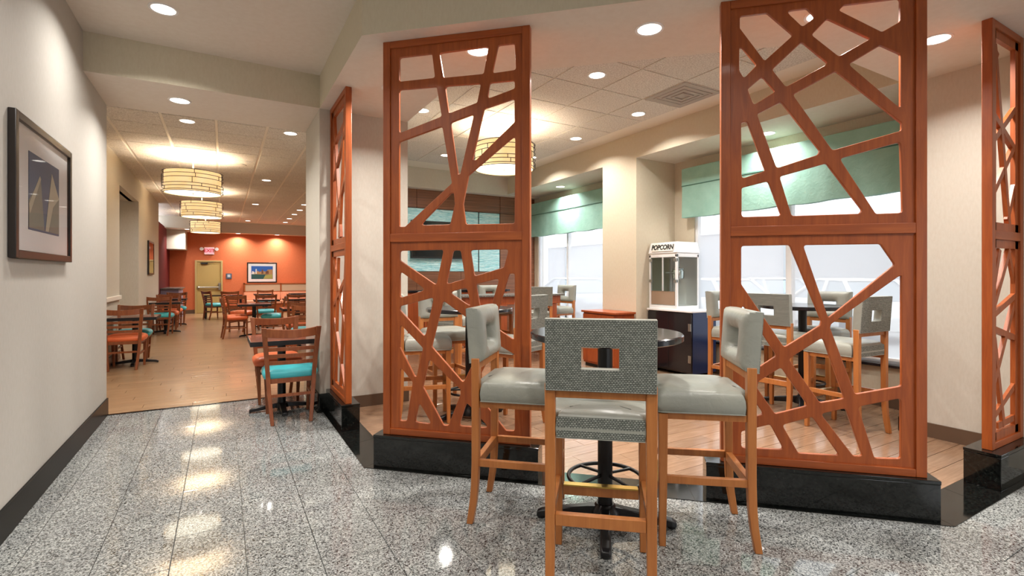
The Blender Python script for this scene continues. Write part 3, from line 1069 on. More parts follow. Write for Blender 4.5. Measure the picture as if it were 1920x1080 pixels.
def make_stool():
    r = thing('bar_stool', '', 'stool')
    for s in (-1, 1):
        x = s * 0.212
        pts = [(-0.257, 0.0), (-0.247, 0.06), (-0.236, 0.13), (-0.228, 0.22), (-0.2235, 0.34), (-0.2225, 0.56), (-0.2225, 0.80), (-0.2225, 0.925)]
        sq_leg([(x, y, z) for y, z in pts], 0.036, 0.046).build('leg', 'stool_wood', r, bev=0.003, seg=1)
        sq_leg([(x, 0.208, 0.0), (x, 0.205, 0.3), (x, 0.205, 0.683)], 0.034, 0.046).build('leg', 'stool_wood', r, bev=0.003, seg=1)
        B().box(x - 0.014, x + 0.014, -0.205, 0.185, 0.324, 0.362).build('stretcher', 'stool_wood', r, bev=0.002, seg=1)
        B().box(x - 0.012, x + 0.012, -0.2, 0.185, 0.653, 0.686).build('seat_rail', 'stool_wood', r)
    B().box(-0.19, 0.19, -0.238, -0.205, 0.312, 0.362).build('stretcher', 'stool_wood', r, bev=0.002, seg=1)
    foot = B().box(-0.19, 0.19, 0.19, 0.222, 0.262, 0.312).build('foot_rail', 'stool_wood', r, bev=0.002, seg=1)
    tag(B().box(-0.186, 0.186, 0.186, 0.226, 0.309, 0.316).build('foot_plate', 'brass', foot), 'worn brass foot plate')
    B().box(-0.19, 0.19, 0.19, 0.215, 0.653, 0.686).build('seat_rail', 'stool_wood', r)
    B().box(-0.19, 0.19, -0.236, -0.206, 0.862, 0.9).build('back_rail', 'stool_wood', r, bev=0.002, seg=1)
    # seat cushion: full width in front of the rear posts, a tongue between them

    def outline(ins):
        a = 0.237 - ins
        t = 0.186 - ins
        f = 0.238 - ins
        rr = 0.03
        return [(-t, -0.232 + ins), (-t, -0.194 + ins * 0.5), (-a, -0.19 + ins), (-a, f - rr), (-a + rr * 0.3, f - rr * 0.3), (-a + rr, f), (0, f + 0.004), (a - rr, f), (a - rr * 0.3, f - rr * 0.3), (a, f - rr), (a, -0.19 + ins), (t, -0.194 + ins * 0.5), (t, -0.232 + ins), (0, -0.232 + ins)]
    secs = []
    for z, ins in ((0.686, 0.006), (0.694, 0.0), (0.728, -0.003), (0.763, 0.0), (0.785, 0.008), (0.799, 0.023), (0.808, 0.055), (0.814, 0.10)):
        secs.append([(x, y, z) for x, y in outline(ins)])
    B().loft(secs).build('seat', 'vinyl', r, smooth=True)
    o = outline(0)
    B().tube([(x, y, 0.690) for x, y in o], 0.0035, 5, True).build('piping', 'vinyl', r)
    tag(B().box(-0.185, 0.185, -0.2345, -0.2315, 0.688, 0.78).build('seat_back_panel', 'woven', r), 'woven grey fabric back of the seat')
    # backrest, leaning a touch
    bk = padded_frame(0.462, 0.306, 0.034, 0.082, 0.158, 0.098, 0.142).build('backrest', 'vinyl', r, smooth=True, loc=(0, -0.254, 0.897))
    bk.rotation_euler = (math.radians(4.0), 0, 0)
    g = B()
    w, h_, hw, hh, hz = 0.458, 0.304, 0.157, 0.097, 0.142
    for x0, x1, z0, z1 in ((-w / 2, -hw / 2, 0, h_), (hw / 2, w / 2, 0, h_), (-hw / 2, hw / 2, 0, hz - hh / 2), (-hw / 2, hw / 2, hz + hh / 2, h_)):
        g.box(x0, x1, -0.004, 0.0005, z0, z1)
    wv = g.build('back_cover', 'woven', bk)
    tag(wv, 'woven grey fabric back')
    B().tube([(-w / 2, -0.001, 0.002), (w / 2, -0.001, 0.002)], 0.0035, 5).build('piping', 'vinyl', bk)
    return r


ST = make_stool()
stools = [
    (1.535, 2.535, (0.74, -0.67), 'grey vinyl bar stool on the stone floor, at the left of the near round table', 'stools at the near round table'),
    (2.253, 1.881, (-0.78, 0.63), 'grey vinyl bar stool on the stone floor, at the right of the near round table', 'stools at the near round table'),
    (1.535, 1.83, (0.645, 0.764), 'nearest bar stool, its woven grey back turned to the camera', 'stools at the near round table'),
    (1.70, 4.63, (0.95, -0.30), 'bar stool seen through the fan screen, side on with its back at the screen edge', 'stools at the round table behind the fan screen'),
    (2.14, 5.16, (0.0, -1.0), 'bar stool beyond the round table behind the fan screen, its front facing the camera', 'stools at the round table behind the fan screen'),
    (2.33, 4.07, (-0.42, 0.9), 'bar stool with its back to the camera beside the right post of the fan screen', 'stools at the round table behind the fan screen'),
    (4.86, 2.42, (0.04, 1.0), 'bar stool at the window table, woven back half turned, nearest of its four', 'stools at the window table'),
    (4.92, 3.05, (1.0, 0.05), 'bar stool at the window table just behind the right grey stool, facing the window', 'stools at the window table'),
    (5.74, 3.13, (-1.0, -0.02), 'bar stool backed against the window blind, facing into the room', 'stools at the window table'),
    (5.08, 3.64, (0.1, -1.0), 'bar stool beside the black popcorn cart, seen past the screen edge', 'stools at the window table'),
    (4.45, 6.95, (0.35, 0.94), 'bar stool with a pale side at the right end of the tall counter', 'stools at the tall counter'),
    (5.42, 7.70, (-1.0, -0.1), 'bar stool beyond the right end of the tall counter by the far window', 'stools at the tall counter'),
    (4.35, 8.15, (0.0, -1.0), 'bar stool behind the tall counter, to the right of its middle', 'stools at the tall counter'),
    (3.35, 8.15, (0.0, -1.0), 'bar stool behind the tall counter near its left end', 'stools at the tall counter'),
    (2.85, 6.62, (0.75, 0.66), 'bar stool at the near left corner of the tall counter', 'stools at the tall counter'),
]
for i, (x, y, hd, lab, grp) in enumerate(stools):
    rz = heading(*hd)
    if i == 0:
        ST.location = (x, y, 0)
        ST.rotation_euler = (0, 0, rz)
        tag(ST, lab, 'stool', grp)
    else:
        dup(ST, (x, y, 0.004 if i > 2 else 0), rz, lab, grp)


# ------------------------------------------------------------ round bar tables
def make_round_table(rad):
    r = thing('round_bar_table', '', 'table')
    B().lathe([(rad - 0.012, 1.032), (rad, 1.038), (rad, 1.064), (rad - 0.006, 1.07)], 56).build('tabletop', 'black_top', r, smooth=True)
    B().lathe([(0.2, 1.018), (0.2, 1.031)], 20).build('top_plate', 'black_paint', r)
    B().lathe([(0.041, 0.06), (0.041, 1.02)], 24).build('column', 'black_paint', r, smooth=True)
    B().lathe([(0.085, 0.03), (0.08, 0.075), (0.05, 0.11)], 24).build('hub', 'black_paint', r, smooth=True)
    for k in range(4):
        a = k * PI / 2
        g = B()
        secs = []
        for d, z0, z1, w in ((0.05, 0.035, 0.10, 0.034), (0.22, 0.025, 0.075, 0.03), (0.36, 0.012, 0.048, 0.03), (0.385, 0.012, 0.036, 0.026)):
            secs.append([Matrix.Rotation(a, 3, 'Z') @ Vector(p) for p in ((d, -w, z0), (d, w, z0), (d, w * 0.8, z1), (d, -w * 0.8, z1))])
        g.loft(secs).build('base_arm', 'black_paint', r, bev=0.006)
        B().lathe([(0.022, 0.0), (0.024, 0.014)], 12, (0.36 * math.cos(a), 0.36 * math.sin(a))).build('glide', 'rubber', r)
    ringp = [(0.205 * math.cos(2 * PI * i / 40), 0.205 * math.sin(2 * PI * i / 40), 0.255) for i in range(40)]
    fr_ = B().tube(ringp, 0.011, 10, True).build('foot_ring', 'black_paint', r, smooth=True)
    for k in range(4):
        a = k * PI / 2 + PI / 4
        B().tube([(0.036 * math.cos(a), 0.036 * math.sin(a), 0.27), (0.205 * math.cos(a), 0.205 * math.sin(a), 0.255)], 0.009, 8).build('spoke', 'black_paint', fr_, smooth=True)
    return r


T1 = make_round_table(0.42)
T1.location = (1.862, 2.178, 0)
T1.rotation_euler = (0, 0, math.radians(-40))
tag(T1, 'round black bar table on the stone floor among the three nearest stools', 'table', 'round bar tables')
dup(T1, (2.09, 4.45, 0.004), 0.1, 'round black bar table behind the fan shaped lattice screen')
dup(T1, (5.34, 3.07, 0.004), 0.5, 'round black bar table under the window with parked cars')

# ------------------------------------------------------------ dining chairs
def make_chair(seat_mat):
    r = thing('dining_chair', '', 'chair')
    for s in (-1, 1):
        pts = [(s * 0.165, -0.265, 0.0), (s * 0.178, -0.238, 0.14), (s * 0.192, -0.215, 0.30), (s * 0.20, -0.205, 0.44), (s * 0.212, -0.222, 0.62), (s * 0.226, -0.252, 0.78), (s * 0.236, -0.28, 0.905)]
        sq_leg(pts, 0.032, 0.044).build('leg', 'chair_wood', r, bev=0.003, seg=1)
        sq_leg([(s * 0.188, 0.205, 0.0), (s * 0.194, 0.2, 0.2), (s * 0.2, 0.195, 0.41)], 0.028, 0.042).build('leg', 'chair_wood', r, bev=0.003, seg=1)
        B().box(s * 0.19 - 0.01, s * 0.19 + 0.01, -0.225, 0.19, 0.215, 0.24).build('stretcher', 'chair_wood', r)
        B().box(s * 0.2 - 0.011, s * 0.2 + 0.011, -0.2, 0.19, 0.375, 0.42).build('seat_rail', 'chair_wood', r)
    B().box(-0.19, 0.19, -0.235, -0.215, 0.25, 0.275).build('stretcher', 'chair_wood', r)
    B().box(-0.19, 0.19, -0.205, -0.185, 0.375, 0.42).build('seat_rail', 'chair_wood', r)
    B().box(-0.19, 0.19, 0.18, 0.2, 0.375, 0.42).build('seat_rail', 'chair_wood', r)

    def slat(zc, hgt, half, y, sag, thick, dip=0.0):
        secs = []
        n = 12
        for k in range(n + 1):
            q = -1 + 2 * k / n
            yy = y - sag * (1 - q * q)
            zt = zc + hgt / 2 - dip * (1 - q * q)
            zb = zc - hgt / 2 - dip * 0.6 * (1 - q * q)
            secs.append([(q * half, yy - thick / 2, zb), (q * half, yy + thick / 2, zb), (q * half, yy + thick / 2, zt), (q * half, yy - thick / 2, zt)])
        return B().loft(secs)
    slat(0.862, 0.085, 0.236, -0.27, 0.03, 0.022, 0.022).build('top_rail', 'chair_wood', r, bev=0.003, seg=1)
    for zc, half in ((0.70, 0.212), (0.635, 0.207), (0.57, 0.203)):
        slat(zc, 0.034, half, -0.222 - (zc - 0.57) * 0.15, 0.018, 0.014).build('slat', 'chair_wood', r)
    secs = []
    for z, ins in ((0.408, 0.014), (0.418, 0.0), (0.45, -0.01), (0.476, -0.004), (0.497, 0.018), (0.511, 0.055), (0.518, 0.11)):
        ring_ = []
        for k in range(24):
            a = 2 * PI * k / 24
            cx, sy = math.cos(a), math.sin(a)
            e = 0.30
            ring_.append(((0.238 - ins) * math.copysign(abs(cx) ** e, cx), 0.012 + (0.215 - ins) * math.copysign(abs(sy) ** e, sy), z))
        secs.append(ring_)
    B().loft(secs).build('seat', seat_mat, r, smooth=True)
    return r


CT, CO = make_chair('teal'), make_chair('orange_vinyl')
chairs = [
    ('t', 0.57, 5.37, (0.03, 1), 'walnut dining chair with a teal seat standing on the granite, nearest of all'),
    ('o', 0.53, 6.20, (0.0, -1), 'walnut dining chair with an orange seat facing the nearest teal chair across its table'),
    ('o', -1.255, 9.42, (0.05, 1), 'walnut dining chair with an orange seat, nearest along the cream wall'),
    ('t', -1.255, 10.14, (0.0, -1), 'walnut dining chair with a teal seat behind the nearest orange chair along the wall'),
    ('t', -1.25, 14.28, (0.08, 1), 'walnut dining chair with a teal seat halfway along the cream wall, its back to us'),
    ('o', -1.2, 15.15, (0.0, -1), 'orange seated dining chair just behind the halfway teal chair by the wall'),
    ('o', -1.2, 16.35, (0.05, 1), 'orange seated dining chair at the farthest table along the wall, back to us'),
    ('t', -1.15, 17.25, (0.0, -1), 'walnut dining chair with a teal seat at the farthest table along the wall, facing us'),
    ('t', -0.22, 18.62, (0.85, 0.5), 'walnut dining chair with a teal seat in front of the khaki door'),
    ('o', 0.25, 12.82, (1, 0.1), 'orange seated dining chair seen side on in the middle of the dining room'),
    ('t', 1.0, 12.86, (-1, 0.12), 'walnut dining chair with a teal seat facing the side-on orange chair across the table'),
    ('o', 0.42, 14.3, (0.5, 0.85), 'walnut dining chair with an orange seat behind the middle table'),
    ('t', 0.98, 14.55, (0.05, 1), 'walnut dining chair with a teal seat in front of the peach banquette, back to us'),
    ('o', 1.72, 14.6, (0.05, 1), 'orange seated dining chair before the banquette, beside the pilaster edge'),
    ('o', 1.28, 10.35, (0.0, 1), 'walnut dining chair with an orange seat right behind the nearest pair, back to us'),
    ('t', 1.24, 9.15, (0.05, 1), 'walnut dining chair with a teal seat nearest to the opening edge, mostly hidden'),
    ('o', 0.25, 18.2, (0.2, 1), 'walnut dining chair with an orange seat at the table left of the banquette'),
    ('t', 1.25, 19.2, (0.0, 1), 'walnut dining chair with a teal seat drawn up to the banquette table'),
]
used = {}
for k, x, y, hd, lab in chairs:
    p = CT if k == 't' else CO
    rz = heading(*hd)
    if k not in used:
        used[k] = 1
        p.location = (x, y, 0)
        p.rotation_euler = (0, 0, rz)
        tag(p, lab, 'chair', 'ladder back dining chairs')
    else:
        dup(p, (x, y, 0), rz, lab, 'ladder back dining chairs')


# ------------------------------------------------------------ dining tables
def make_table(w, d):
    r = thing('dining_table', '', 'table')
    B().box(-w / 2, w / 2, -d / 2, d / 2, 0.712, 0.75).build('tabletop', 'table_wood', r, bev=0.004)
    e = B()
    e.box(-w / 2 - 0.004, w / 2 + 0.004, -d / 2 - 0.004, -d / 2, 0.704, 0.7495).box(-w / 2 - 0.004, w / 2 + 0.004, d / 2, d / 2 + 0.004, 0.704, 0.7495)
    e.box(-w / 2 - 0.004, -w / 2, -d / 2, d / 2, 0.704, 0.7495).box(w / 2, w / 2 + 0.004, -d / 2, d / 2, 0.704, 0.7495)
    e.build('edge_band', 'rubber', r)
    B().lathe([(0.04, 0.05), (0.04, 0.724)], 20).build('column', 'black_paint', r, smooth=True)
    B().lathe([(0.07, 0.03), (0.06, 0.07)], 20).build('hub', 'black_paint', r)
    for k in range(4):
        a = k * PI / 2
        secs = []
        for q, z0, z1, hw in ((0.04, 0.03, 0.075, 0.03), (0.27, 0.012, 0.045, 0.026), (0.3, 0.0, 0.03, 0.024)):
            secs.append([Matrix.Rotation(a, 3, 'Z') @ Vector(p) for p in ((q, -hw, z0), (q, hw, z0), (q, hw, z1), (q, -hw, z1))])
        B().loft(secs).build('base_arm', 'black_paint', r, bev=0.004, seg=1)
    return r


D1 = make_table(0.60, 0.66)
tables = [(0.53, 5.70, 'small dark red table between the nearest teal and orange dining chairs'),
          (-1.19, 9.78, 'small dark table between the nearest two chairs along the cream wall'),
          (-1.19, 14.72, 'small dark table halfway along the cream wall'),
          (-1.18, 16.8, 'small dark table farthest along the cream wall'),
          (0.62, 12.82, 'small dark table in the middle of the dining room, between side-on chairs'),
          (1.02, 15.0, 'small dark table in front of the teal chair before the banquette'),
          (1.75, 15.05, 'small dark table before the banquette, beside the pilaster edge'),
          (1.3, 10.8, 'small dark table behind the nearest pair, close to the opening edge'),
          (1.25, 19.75, 'small dark table drawn up to the peach banquette'),
          (2.4, 19.75, 'small dark table at the hidden end of the peach banquette')]
for i, (x, y, lab) in enumerate(tables):
    if i == 0:
        D1.location = (x, y, 0)
        tag(D1, lab, 'table', 'small dining tables')
    else:
        dup(D1, (x, y, 0), PI / 2 if i == 4 else 0, lab, 'small dining tables')
t = thing('door_side_table', 'dark four legged table in front of the khaki door', 'table', (0.02, 19.2, 0))
B().box(-0.55, 0.55, -0.35, 0.35, 0.715, 0.75).build('tabletop', 'black_top', t, bev=0.004)
for sx in (-1, 1):
    for sy in (-1, 1):
        B().cbox((sx * 0.5, sy * 0.3, 0.357), (0.06, 0.06, 0.715)).build('leg', 'black_top', t, bev=0.004)

# banquette along the orange wall
t = thing('banquette', 'long peach banquette with a wood framed back against the orange wall', 'bench', (0.68, 21.69, 0))
for x in (0.0, 1.24, 2.48, 3.72):
    B().box(x, x + 0.05, -0.48, -0.01, 0.78, 1.10).build('back_post', 'cherry', t, bev=0.004)
B().box(0, 3.8, -0.48, -0.01, 1.065, 1.10).build('top_rail', 'cherry_h', t, bev=0.004)
B().box(0, 3.8, -0.48, -0.01, 0.765, 0.80).build('lower_rail', 'cherry_h', t, bev=0.004)
for k in range(3):
    B().box(0.05 + k * 1.24, 1.24 + k * 1.24, -0.46, -0.05, 0.80, 1.065).build('fabric_band', 'patch', t)
    B().box(0.004 + k * 1.25, 1.248 + k * 1.25, -0.50, -0.05, 0.47, 0.765).build('back_cushion', 'peach', t, bev=0.02)
    B().box(0.004 + k * 1.25, 1.248 + k * 1.25, -0.98, -0.48, 0.34, 0.47).build('seat_cushion', 'peach', t, bev=0.03)
B().box(0, 3.76, -0.93, -0.05, 0.0, 0.34).build('base', 'cherry_h', t)

# exit door
d1 = struct(B().box(-0.88, -0.82, 21.64, 21.71, 0, 1.95).box(-0.06, 0.0, 21.64, 21.71, 0, 1.95).box(-0.82, -0.06, 21.64, 21.71, 1.90, 1.95).build('door_1', 'khaki2', bev=0.004), 'khaki painted exit door in the orange wall')
B().box(-0.818, -0.062, 21.665, 21.70, 0.008, 1.898).build('door_leaf', 'khaki', d1, bev=0.003)
pb = B().tube([(-0.78, 21.60, 0.96), (-0.12, 21.60, 0.96)], 0.028, 10).build('panic_bar', 'steel', d1, smooth=True)
B().box(-0.14, -0.07, 21.58, 21.665, 0.86, 1.12).build('latch_case', 'steel', pb, bev=0.01)
B().box(-0.80, -0.74, 21.59, 21.665, 0.92, 1.0).build('end_bracket', 'steel', pb, bev=0.006)
dc = B().box(-0.70, -0.48, 21.60, 21.665, 1.81, 1.87).build('door_closer', 'rubber', d1, bev=0.008)
B().tube([(-0.5, 21.62, 1.885), (-0.3, 21.58, 1.89)], 0.01, 6).build('closer_arm', 'rubber', dc)

t = thing('exit_sign', 'small pink lit exit sign with two emergency lamps above the khaki door', 'sign', (-0.43, 21.69, 2.17))
B().box(-0.16, 0.16, -0.05, 0.0, 0, 0.27).build('housing', 'white_metal', t, bev=0.008)
f = B().box(-0.14, 0.14, -0.056, -0.05, 0.02, 0.25).build('face', 'exit_face', t)
text_mesh('lettering', 'EXIT', 0.17, 'led', f, (0, -0.058, 0.135), (PI / 2, 0, 0), 0.004)
for s in (-1, 1):
    g = B().lathe([(0.03, 0), (0.06, 0.05), (0.062, 0.06)], 16).build('emergency_lamp', 'white_metal', t, smooth=True)
    g.location = (s * 0.24, -0.03, 0.2)
    g.rotation_euler = (PI / 2, 0, 0)
    B().box(min(s * 0.15, s * 0.25), max(s * 0.15, s * 0.25), -0.03, -0.01, 0.185, 0.215).build('lamp_arm', 'white_metal', t)
t = tag(B().box(0.11, 0.295, 21.675, 21.70, 1.27, 1.47).build('wall_plaque', 'plaque', bev=0.004), 'small slate blue plaque beside the khaki door', 'sign')
B().box(0.155, 0.25, 21.672, 21.676, 1.33, 1.43).build('pale_symbol', 'pale_ink', t)


# ------------------------------------------------------------ pictures
def picture(label, loc, rz, w, h_, fw, art, aw, ah, frame='bronze'):
    """hangs on a wall whose face is y = 0, front towards -y; origin at the bottom centre"""
    r = thing('framed_picture', label, 'picture', loc, rz, 'framed pictures')
    g = B()
    d = 0.035
    g.box(-w / 2, -w / 2 + fw, -d, 0, 0, h_).box(w / 2 - fw, w / 2, -d, 0, 0, h_)
    g.box(-w / 2 + fw, w / 2 - fw, -d, 0, 0, fw).box(-w / 2 + fw, w / 2 - fw, -d, 0, h_ - fw, h_)
    g.build('frame', frame, r, bev=0.004)
    B().box(-w / 2 + fw, w / 2 - fw, -0.016, -0.01, fw, h_ - fw).build('mat_board', 'mat_board', r)
    a = B().box(-aw / 2, aw / 2, -0.019, -0.016, h_ / 2 - ah / 2, h_ / 2 + ah / 2).build('print', art[0], r)
    for k, (m_, poly) in enumerate(art[1]):
        n = len(poly)
        pts = [(x * aw / 2, -0.0195 - 0.0004 * k, h_ / 2 + z * ah / 2) for x, z in poly]
        pts += [(p[0], -0.017, p[2]) for p in pts]
        B().add(pts, [tuple(range(n)), tuple(range(n, 2 * n))[::-1]] + [(i, (i + 1) % n, n + (i + 1) % n, n + i) for i in range(n)]).build('printed_shape', m_, a)
    B().add([(-w / 2 + fw, -0.028, fw), (w / 2 - fw, -0.028, fw), (w / 2 - fw, -0.028, h_ - fw), (-w / 2 + fw, -0.028, h_ - fw)], [(0, 1, 2, 3)]).build('glazing', 'pic_glass', r)
    return r


for nm, hx in (('print_slate_blue', '6d7a94'), ('print_pale_stone', 'c9c5b4'), ('print_grey_stone', '98998f'), ('print_sky_blue', '2d63b8'), ('print_tan', 'b58a5c'), ('print_white', 'e6e6e0'), ('print_water', '2c5a58'), ('print_grass', 'a9a55c'), ('print_brown', '6e4a38')):
    M[nm] = mat(nm, hx, 0.6)
sails = ('print_slate_blue', [('print_grey_stone', [(-1, -0.25), (-0.3, 0.45), (-0.05, -0.95), (-1, -0.95)]), ('print_pale_stone', [(-1, -0.35), (-0.35, 0.5), (-0.28, 0.42), (-0.95, -0.6)]),
                              ('print_pale_stone', [(0.45, 0.75), (0.98, 0.1), (0.55, -0.2), (0.22, -0.95), (0.0, -0.95)]), ('print_grey_stone', [(0.98, 0.1), (0.98, -0.95), (0.22, -0.95), (0.55, -0.2)])])
picture('large bronze framed picture of pale stone shapes on the grey lobby wall', (-0.999, 4.255, 1.483), PI / 2, 1.16, 0.808, 0.045, sails, 0.62, 0.46, 'dark_frame')
city = ('print_sky_blue', [('print_tan', [(-0.98, -0.05), (-0.5, 0.1), (-0.4, 0.3), (-0.3, 0.1), (0.1, 0.25), (0.4, 0.1), (0.5, 0.45), (0.98, 0.5), (0.98, -0.3), (-0.98, -0.3)]), ('print_white', [(-0.62, -0.2), (-0.6, 0.55), (-0.5, 0.55), (-0.5, -0.2)]),
                           ('print_brown', [(-0.08, -0.2), (-0.02, 0.5), (0.08, 0.5), (0.12, -0.2)]), ('print_white', [(-0.98, -0.25), (-0.9, 0.25), (-0.72, 0.1), (-0.7, -0.25)]), ('print_brown', [(0.3, -0.2), (0.35, 0.25), (0.6, 0.3), (0.62, -0.2)]),
                           ('print_water', [(-0.98, -0.98), (-0.98, -0.25), (0.98, -0.3), (0.98, -0.98)]), ('print_grass', [(0.1, -0.98), (0.3, -0.4), (0.98, -0.25), (0.98, -0.98)])])
picture('framed picture of a city skyline under a blue sky on the orange wall', (1.325, 21.699, 1.115), 0, 1.04, 0.785, 0.04, city, 0.75, 0.5, 'dark_frame')
tall = ('print_grey_stone', [('print_brown', [(-0.5, -0.95), (-0.5, 0.6), (-0.1, 0.6), (-0.1, -0.95)]), ('print_pale_stone', [(0.1, -0.95), (0.1, 0.2), (0.7, 0.2), (0.7, -0.95)])])
picture('dark framed picture on the cream dining room wall', (-1.499, 14.65, 1.41), PI / 2, 1.0, 0.79, 0.04, tall, 0.55, 0.5, 'dark_frame')

# counter in the alcove
t = thing('service_counter', 'high counter with a stone top in the dark red alcove', 'counter', (-1.64, 20.45, 0))
B().box(0, 0.46, -1.9, 0.1, 0, 0.96).build('front_panel', 'counter_front', t)
B().box(0, 0.52, -1.95, 0.12, 0.96, 1.0).build('counter_top', 'granite_top', t, bev=0.006)

# ------------------------------------------------------------ bar room back wall
zw = struct(B().box(1.775, 6.05, 9.49, 9.525, 0, 3.09).build('wall_back', 'rubber'), 'striped wood wall with rippled teal panels')
xs = [1.78, 2.37, 3.30, 4.25, 5.17, 6.045]
for a, c in zip(xs[:-1], xs[1:]):
    B().box(a + 0.003, c - 0.003, 9.46, 9.50, 2.725, 3.088).build('wood_panel', 'zebra', zw, bev=0.002, seg=1)
    B().box(a + 0.003, c - 0.003, 9.46, 9.50, 0.0, 1.465).build('wood_panel', 'zebra', zw, bev=0.002, seg=1)
for a, c in ((1.78, 2.37), (5.17, 6.045)):
    B().box(a + 0.003, c - 0.003, 9.46, 9.50, 1.472, 2.718).build('wood_panel', 'zebra', zw, bev=0.002, seg=1)
for a, c in ((2.37, 2.88), (2.88, 4.66), (4.66, 5.17)):
    B().box(a + 0.012, c - 0.012, 9.47, 9.50, 1.475, 2.715).build('teal_panel', 'ripple', zw, bev=0.003, seg=1)
t = thing('television', 'black flat television on the rippled teal wall panel', 'television', (3.77, 9.465, 1.73))
B().box(-0.6, 0.6, -0.07, -0.01, 0, 0.74).build('casing', 'rubber', t, bev=0.006)
B().box(-0.58, 0.58, -0.073, -0.069, 0.03, 0.72).build('screen', 'tv', t)
t = thing('back_counter', 'wooden cabinet counter with a dark top against the striped wall', 'counter', (3.9, 9.44, 0))
for k in range(4):
    B().box(-1.2 + k * 0.6, -0.606 + k * 0.6, -0.42, -0.40, 0.1, 1.06).build('door', 'cabinet_wood', t, bev=0.004)
B().box(-1.2, 1.2, -0.40, 0.0, 0.0, 1.07).build('carcass', 'cabinet_wood', t)
B().box(-1.24, 1.24, -0.45, 0.0, 1.07, 1.11).build('counter_top', 'black_top', t, bev=0.005)
# tall shared counter
t = thing('tall_counter', 'long tall counter with a dark stone top and wooden legs in the bar', 'table', (4.25, 7.55, 0.004))
B().box(-1.0, 0.98, -0.36, 0.36, 1.035, 1.065).build('counter_top', 'granite_top', t, bev=0.005)
B().box(-0.93, 0.92, -0.31, 0.31, 0.90, 1.034).build('apron', 'cabinet_wood', t, bev=0.004)
for sx in (-0.82, 0.80):
    for sy in (-0.24, 0.24):
        B().cbox((sx, sy, 0.45), (0.11, 0.11, 0.9)).build('leg', 'cabinet_wood', t, bev=0.005)
B().box(-0.8, 0.8, -0.02, 0.02, 0.16, 0.22).build('foot_bar', 'cabinet_wood', t, bev=0.004)
# cabinet at the pier
t = thing('side_cabinet', 'low red brown wooden cabinet against the cream pier', 'cabinet', (4.86, 5.82, 0.004))
B().box(0, 0.37, -0.35, 0.37, 0.05, 0.82).build('body', 'cabinet_wood', t, bev=0.003)
for a, c in ((-0.345, 0.008), (0.012, 0.365)):
    dd = B().box(-0.018, 0.0, a, c, 0.08, 0.80).build('door', 'cabinet_wood', t, bev=0.004)
    kn = (c - 0.03) if a < 0 else (a + 0.03)
    B().lathe([(0.008, 0), (0.014, 0.02)], 12).build('knob', 'rubber', dd)
    dd.children[0].location = (-0.018, kn, 0.45)
    dd.children[0].rotation_euler = (0, -PI / 2, 0)
B().box(-0.035, 0.375, -0.38, 0.39, 0.82, 0.85).build('top', 'cabinet_wood', t, bev=0.005)
B().box(0.02, 0.35, -0.33, 0.35, 0.0, 0.05).build('toe_kick', 'rubber', t)

# ------------------------------------------------------------ popcorn cart and machine
t = thing('popcorn_cart', 'black cart with silver hinges under the popcorn machine by the window', 'cart', (5.47, 5.02, 0.004))
B().box(0.0, 0.47, -0.40, 0.40, 0.05, 0.88).build('body', 'black_top', t, bev=0.004)
tag(B().box(0.003, 0.467, -0.406, -0.399, 0.05, 0.88).build('side_panel', 'blue_side', t), 'blue side panel')
for a, c, hy in ((-0.395, 0.0, -0.37), (0.004, 0.395, 0.37)):
    dd = B().box(-0.02, 0.0, a, c, 0.075, 0.865).build('door', 'black_top', t, bev=0.003)
    for z in (0.25, 0.68):
        g = B().box(-0.027, -0.019, hy - 0.022, hy + 0.022, z - 0.05, z + 0.05)
        g.tube([(-0.029, hy, z - 0.05), (-0.029, hy, z + 0.05)], 0.007, 8).build('hinge', 'steel', dd)
B().box(-0.03, 0.48, -0.41, 0.41, 0.88, 0.905).build('top', 'white_metal', t, bev=0.004)
for sx in (0.06, 0.41):
    for sy in (-0.33, 0.33):
        B().lathe([(0.02, 0.0), (0.025, 0.05)], 12, (sx, sy)).build('foot', 'rubber', t)

t = thing('popcorn_machine', 'white and glass popcorn machine with a POPCORN sign on the black cart', 'popcorn machine', (5.47, 5.15, 0.909))
w2, dd_ = 0.26, 0.45
B().box(0, dd_, -w2, w2, 0.0, 0.05).build('base', 'white_metal', t, bev=0.004)
for x in (0.0, dd_ - 0.03):
    for y in (-w2, w2 - 0.03):
        B().box(x, x + 0.03, y, y + 0.03, 0.05, 0.78).build('corner_post', 'white_metal', t, bev=0.003)
B().box(0.0, dd_, -w2, w2, 0.74, 0.80).build('upper_frame', 'white_metal', t, bev=0.003)
ca = B().loft([[(-0.01, -w2 - 0.01, 0.80), (dd_ + 0.01, -w2 - 0.01, 0.80), (dd_ + 0.01, w2 + 0.01, 0.80), (-0.01, w2 + 0.01, 0.80)], [(0.025, -w2 + 0.01, 0.955), (dd_ - 0.01, -w2 + 0.01, 0.955), (dd_ - 0.01, w2 - 0.01, 0.955), (0.025, w2 - 0.01, 0.955)]]).build('canopy', 'white_metal', t, bev=0.003)
ta = math.atan2(0.035, 0.155)
sgn = B().box(-0.004, 0.004, -0.20, 0.20, -0.055, 0.055).build('sign_board', 'sign_face', t, loc=(0.0, 0, 0.88))
sgn.rotation_euler = (0, ta, 0)
text_mesh('lettering', 'POPCORN', 0.098, 'ink', sgn, (-0.006, 0, 0), (PI / 2, 0, -PI / 2), 0.004, 0.001, 0.88)
mk = B()
for k in range(5):
    mk.box(0.10 + k * 0.055, 0.135 + k * 0.055, -w2 - 0.004 + 0.010, -w2 + 0.012, 0.865, 0.875).box(0.10 + k * 0.055, 0.135 + k * 0.055, -w2 - 0.002, -w2 + 0.012, 0.845, 0.851)
B().box(0.025, dd_ - 0.03, -w2 + 0.004, -w2 + 0.008, 0.05, 0.74).build('side_glass', 'glass', t)
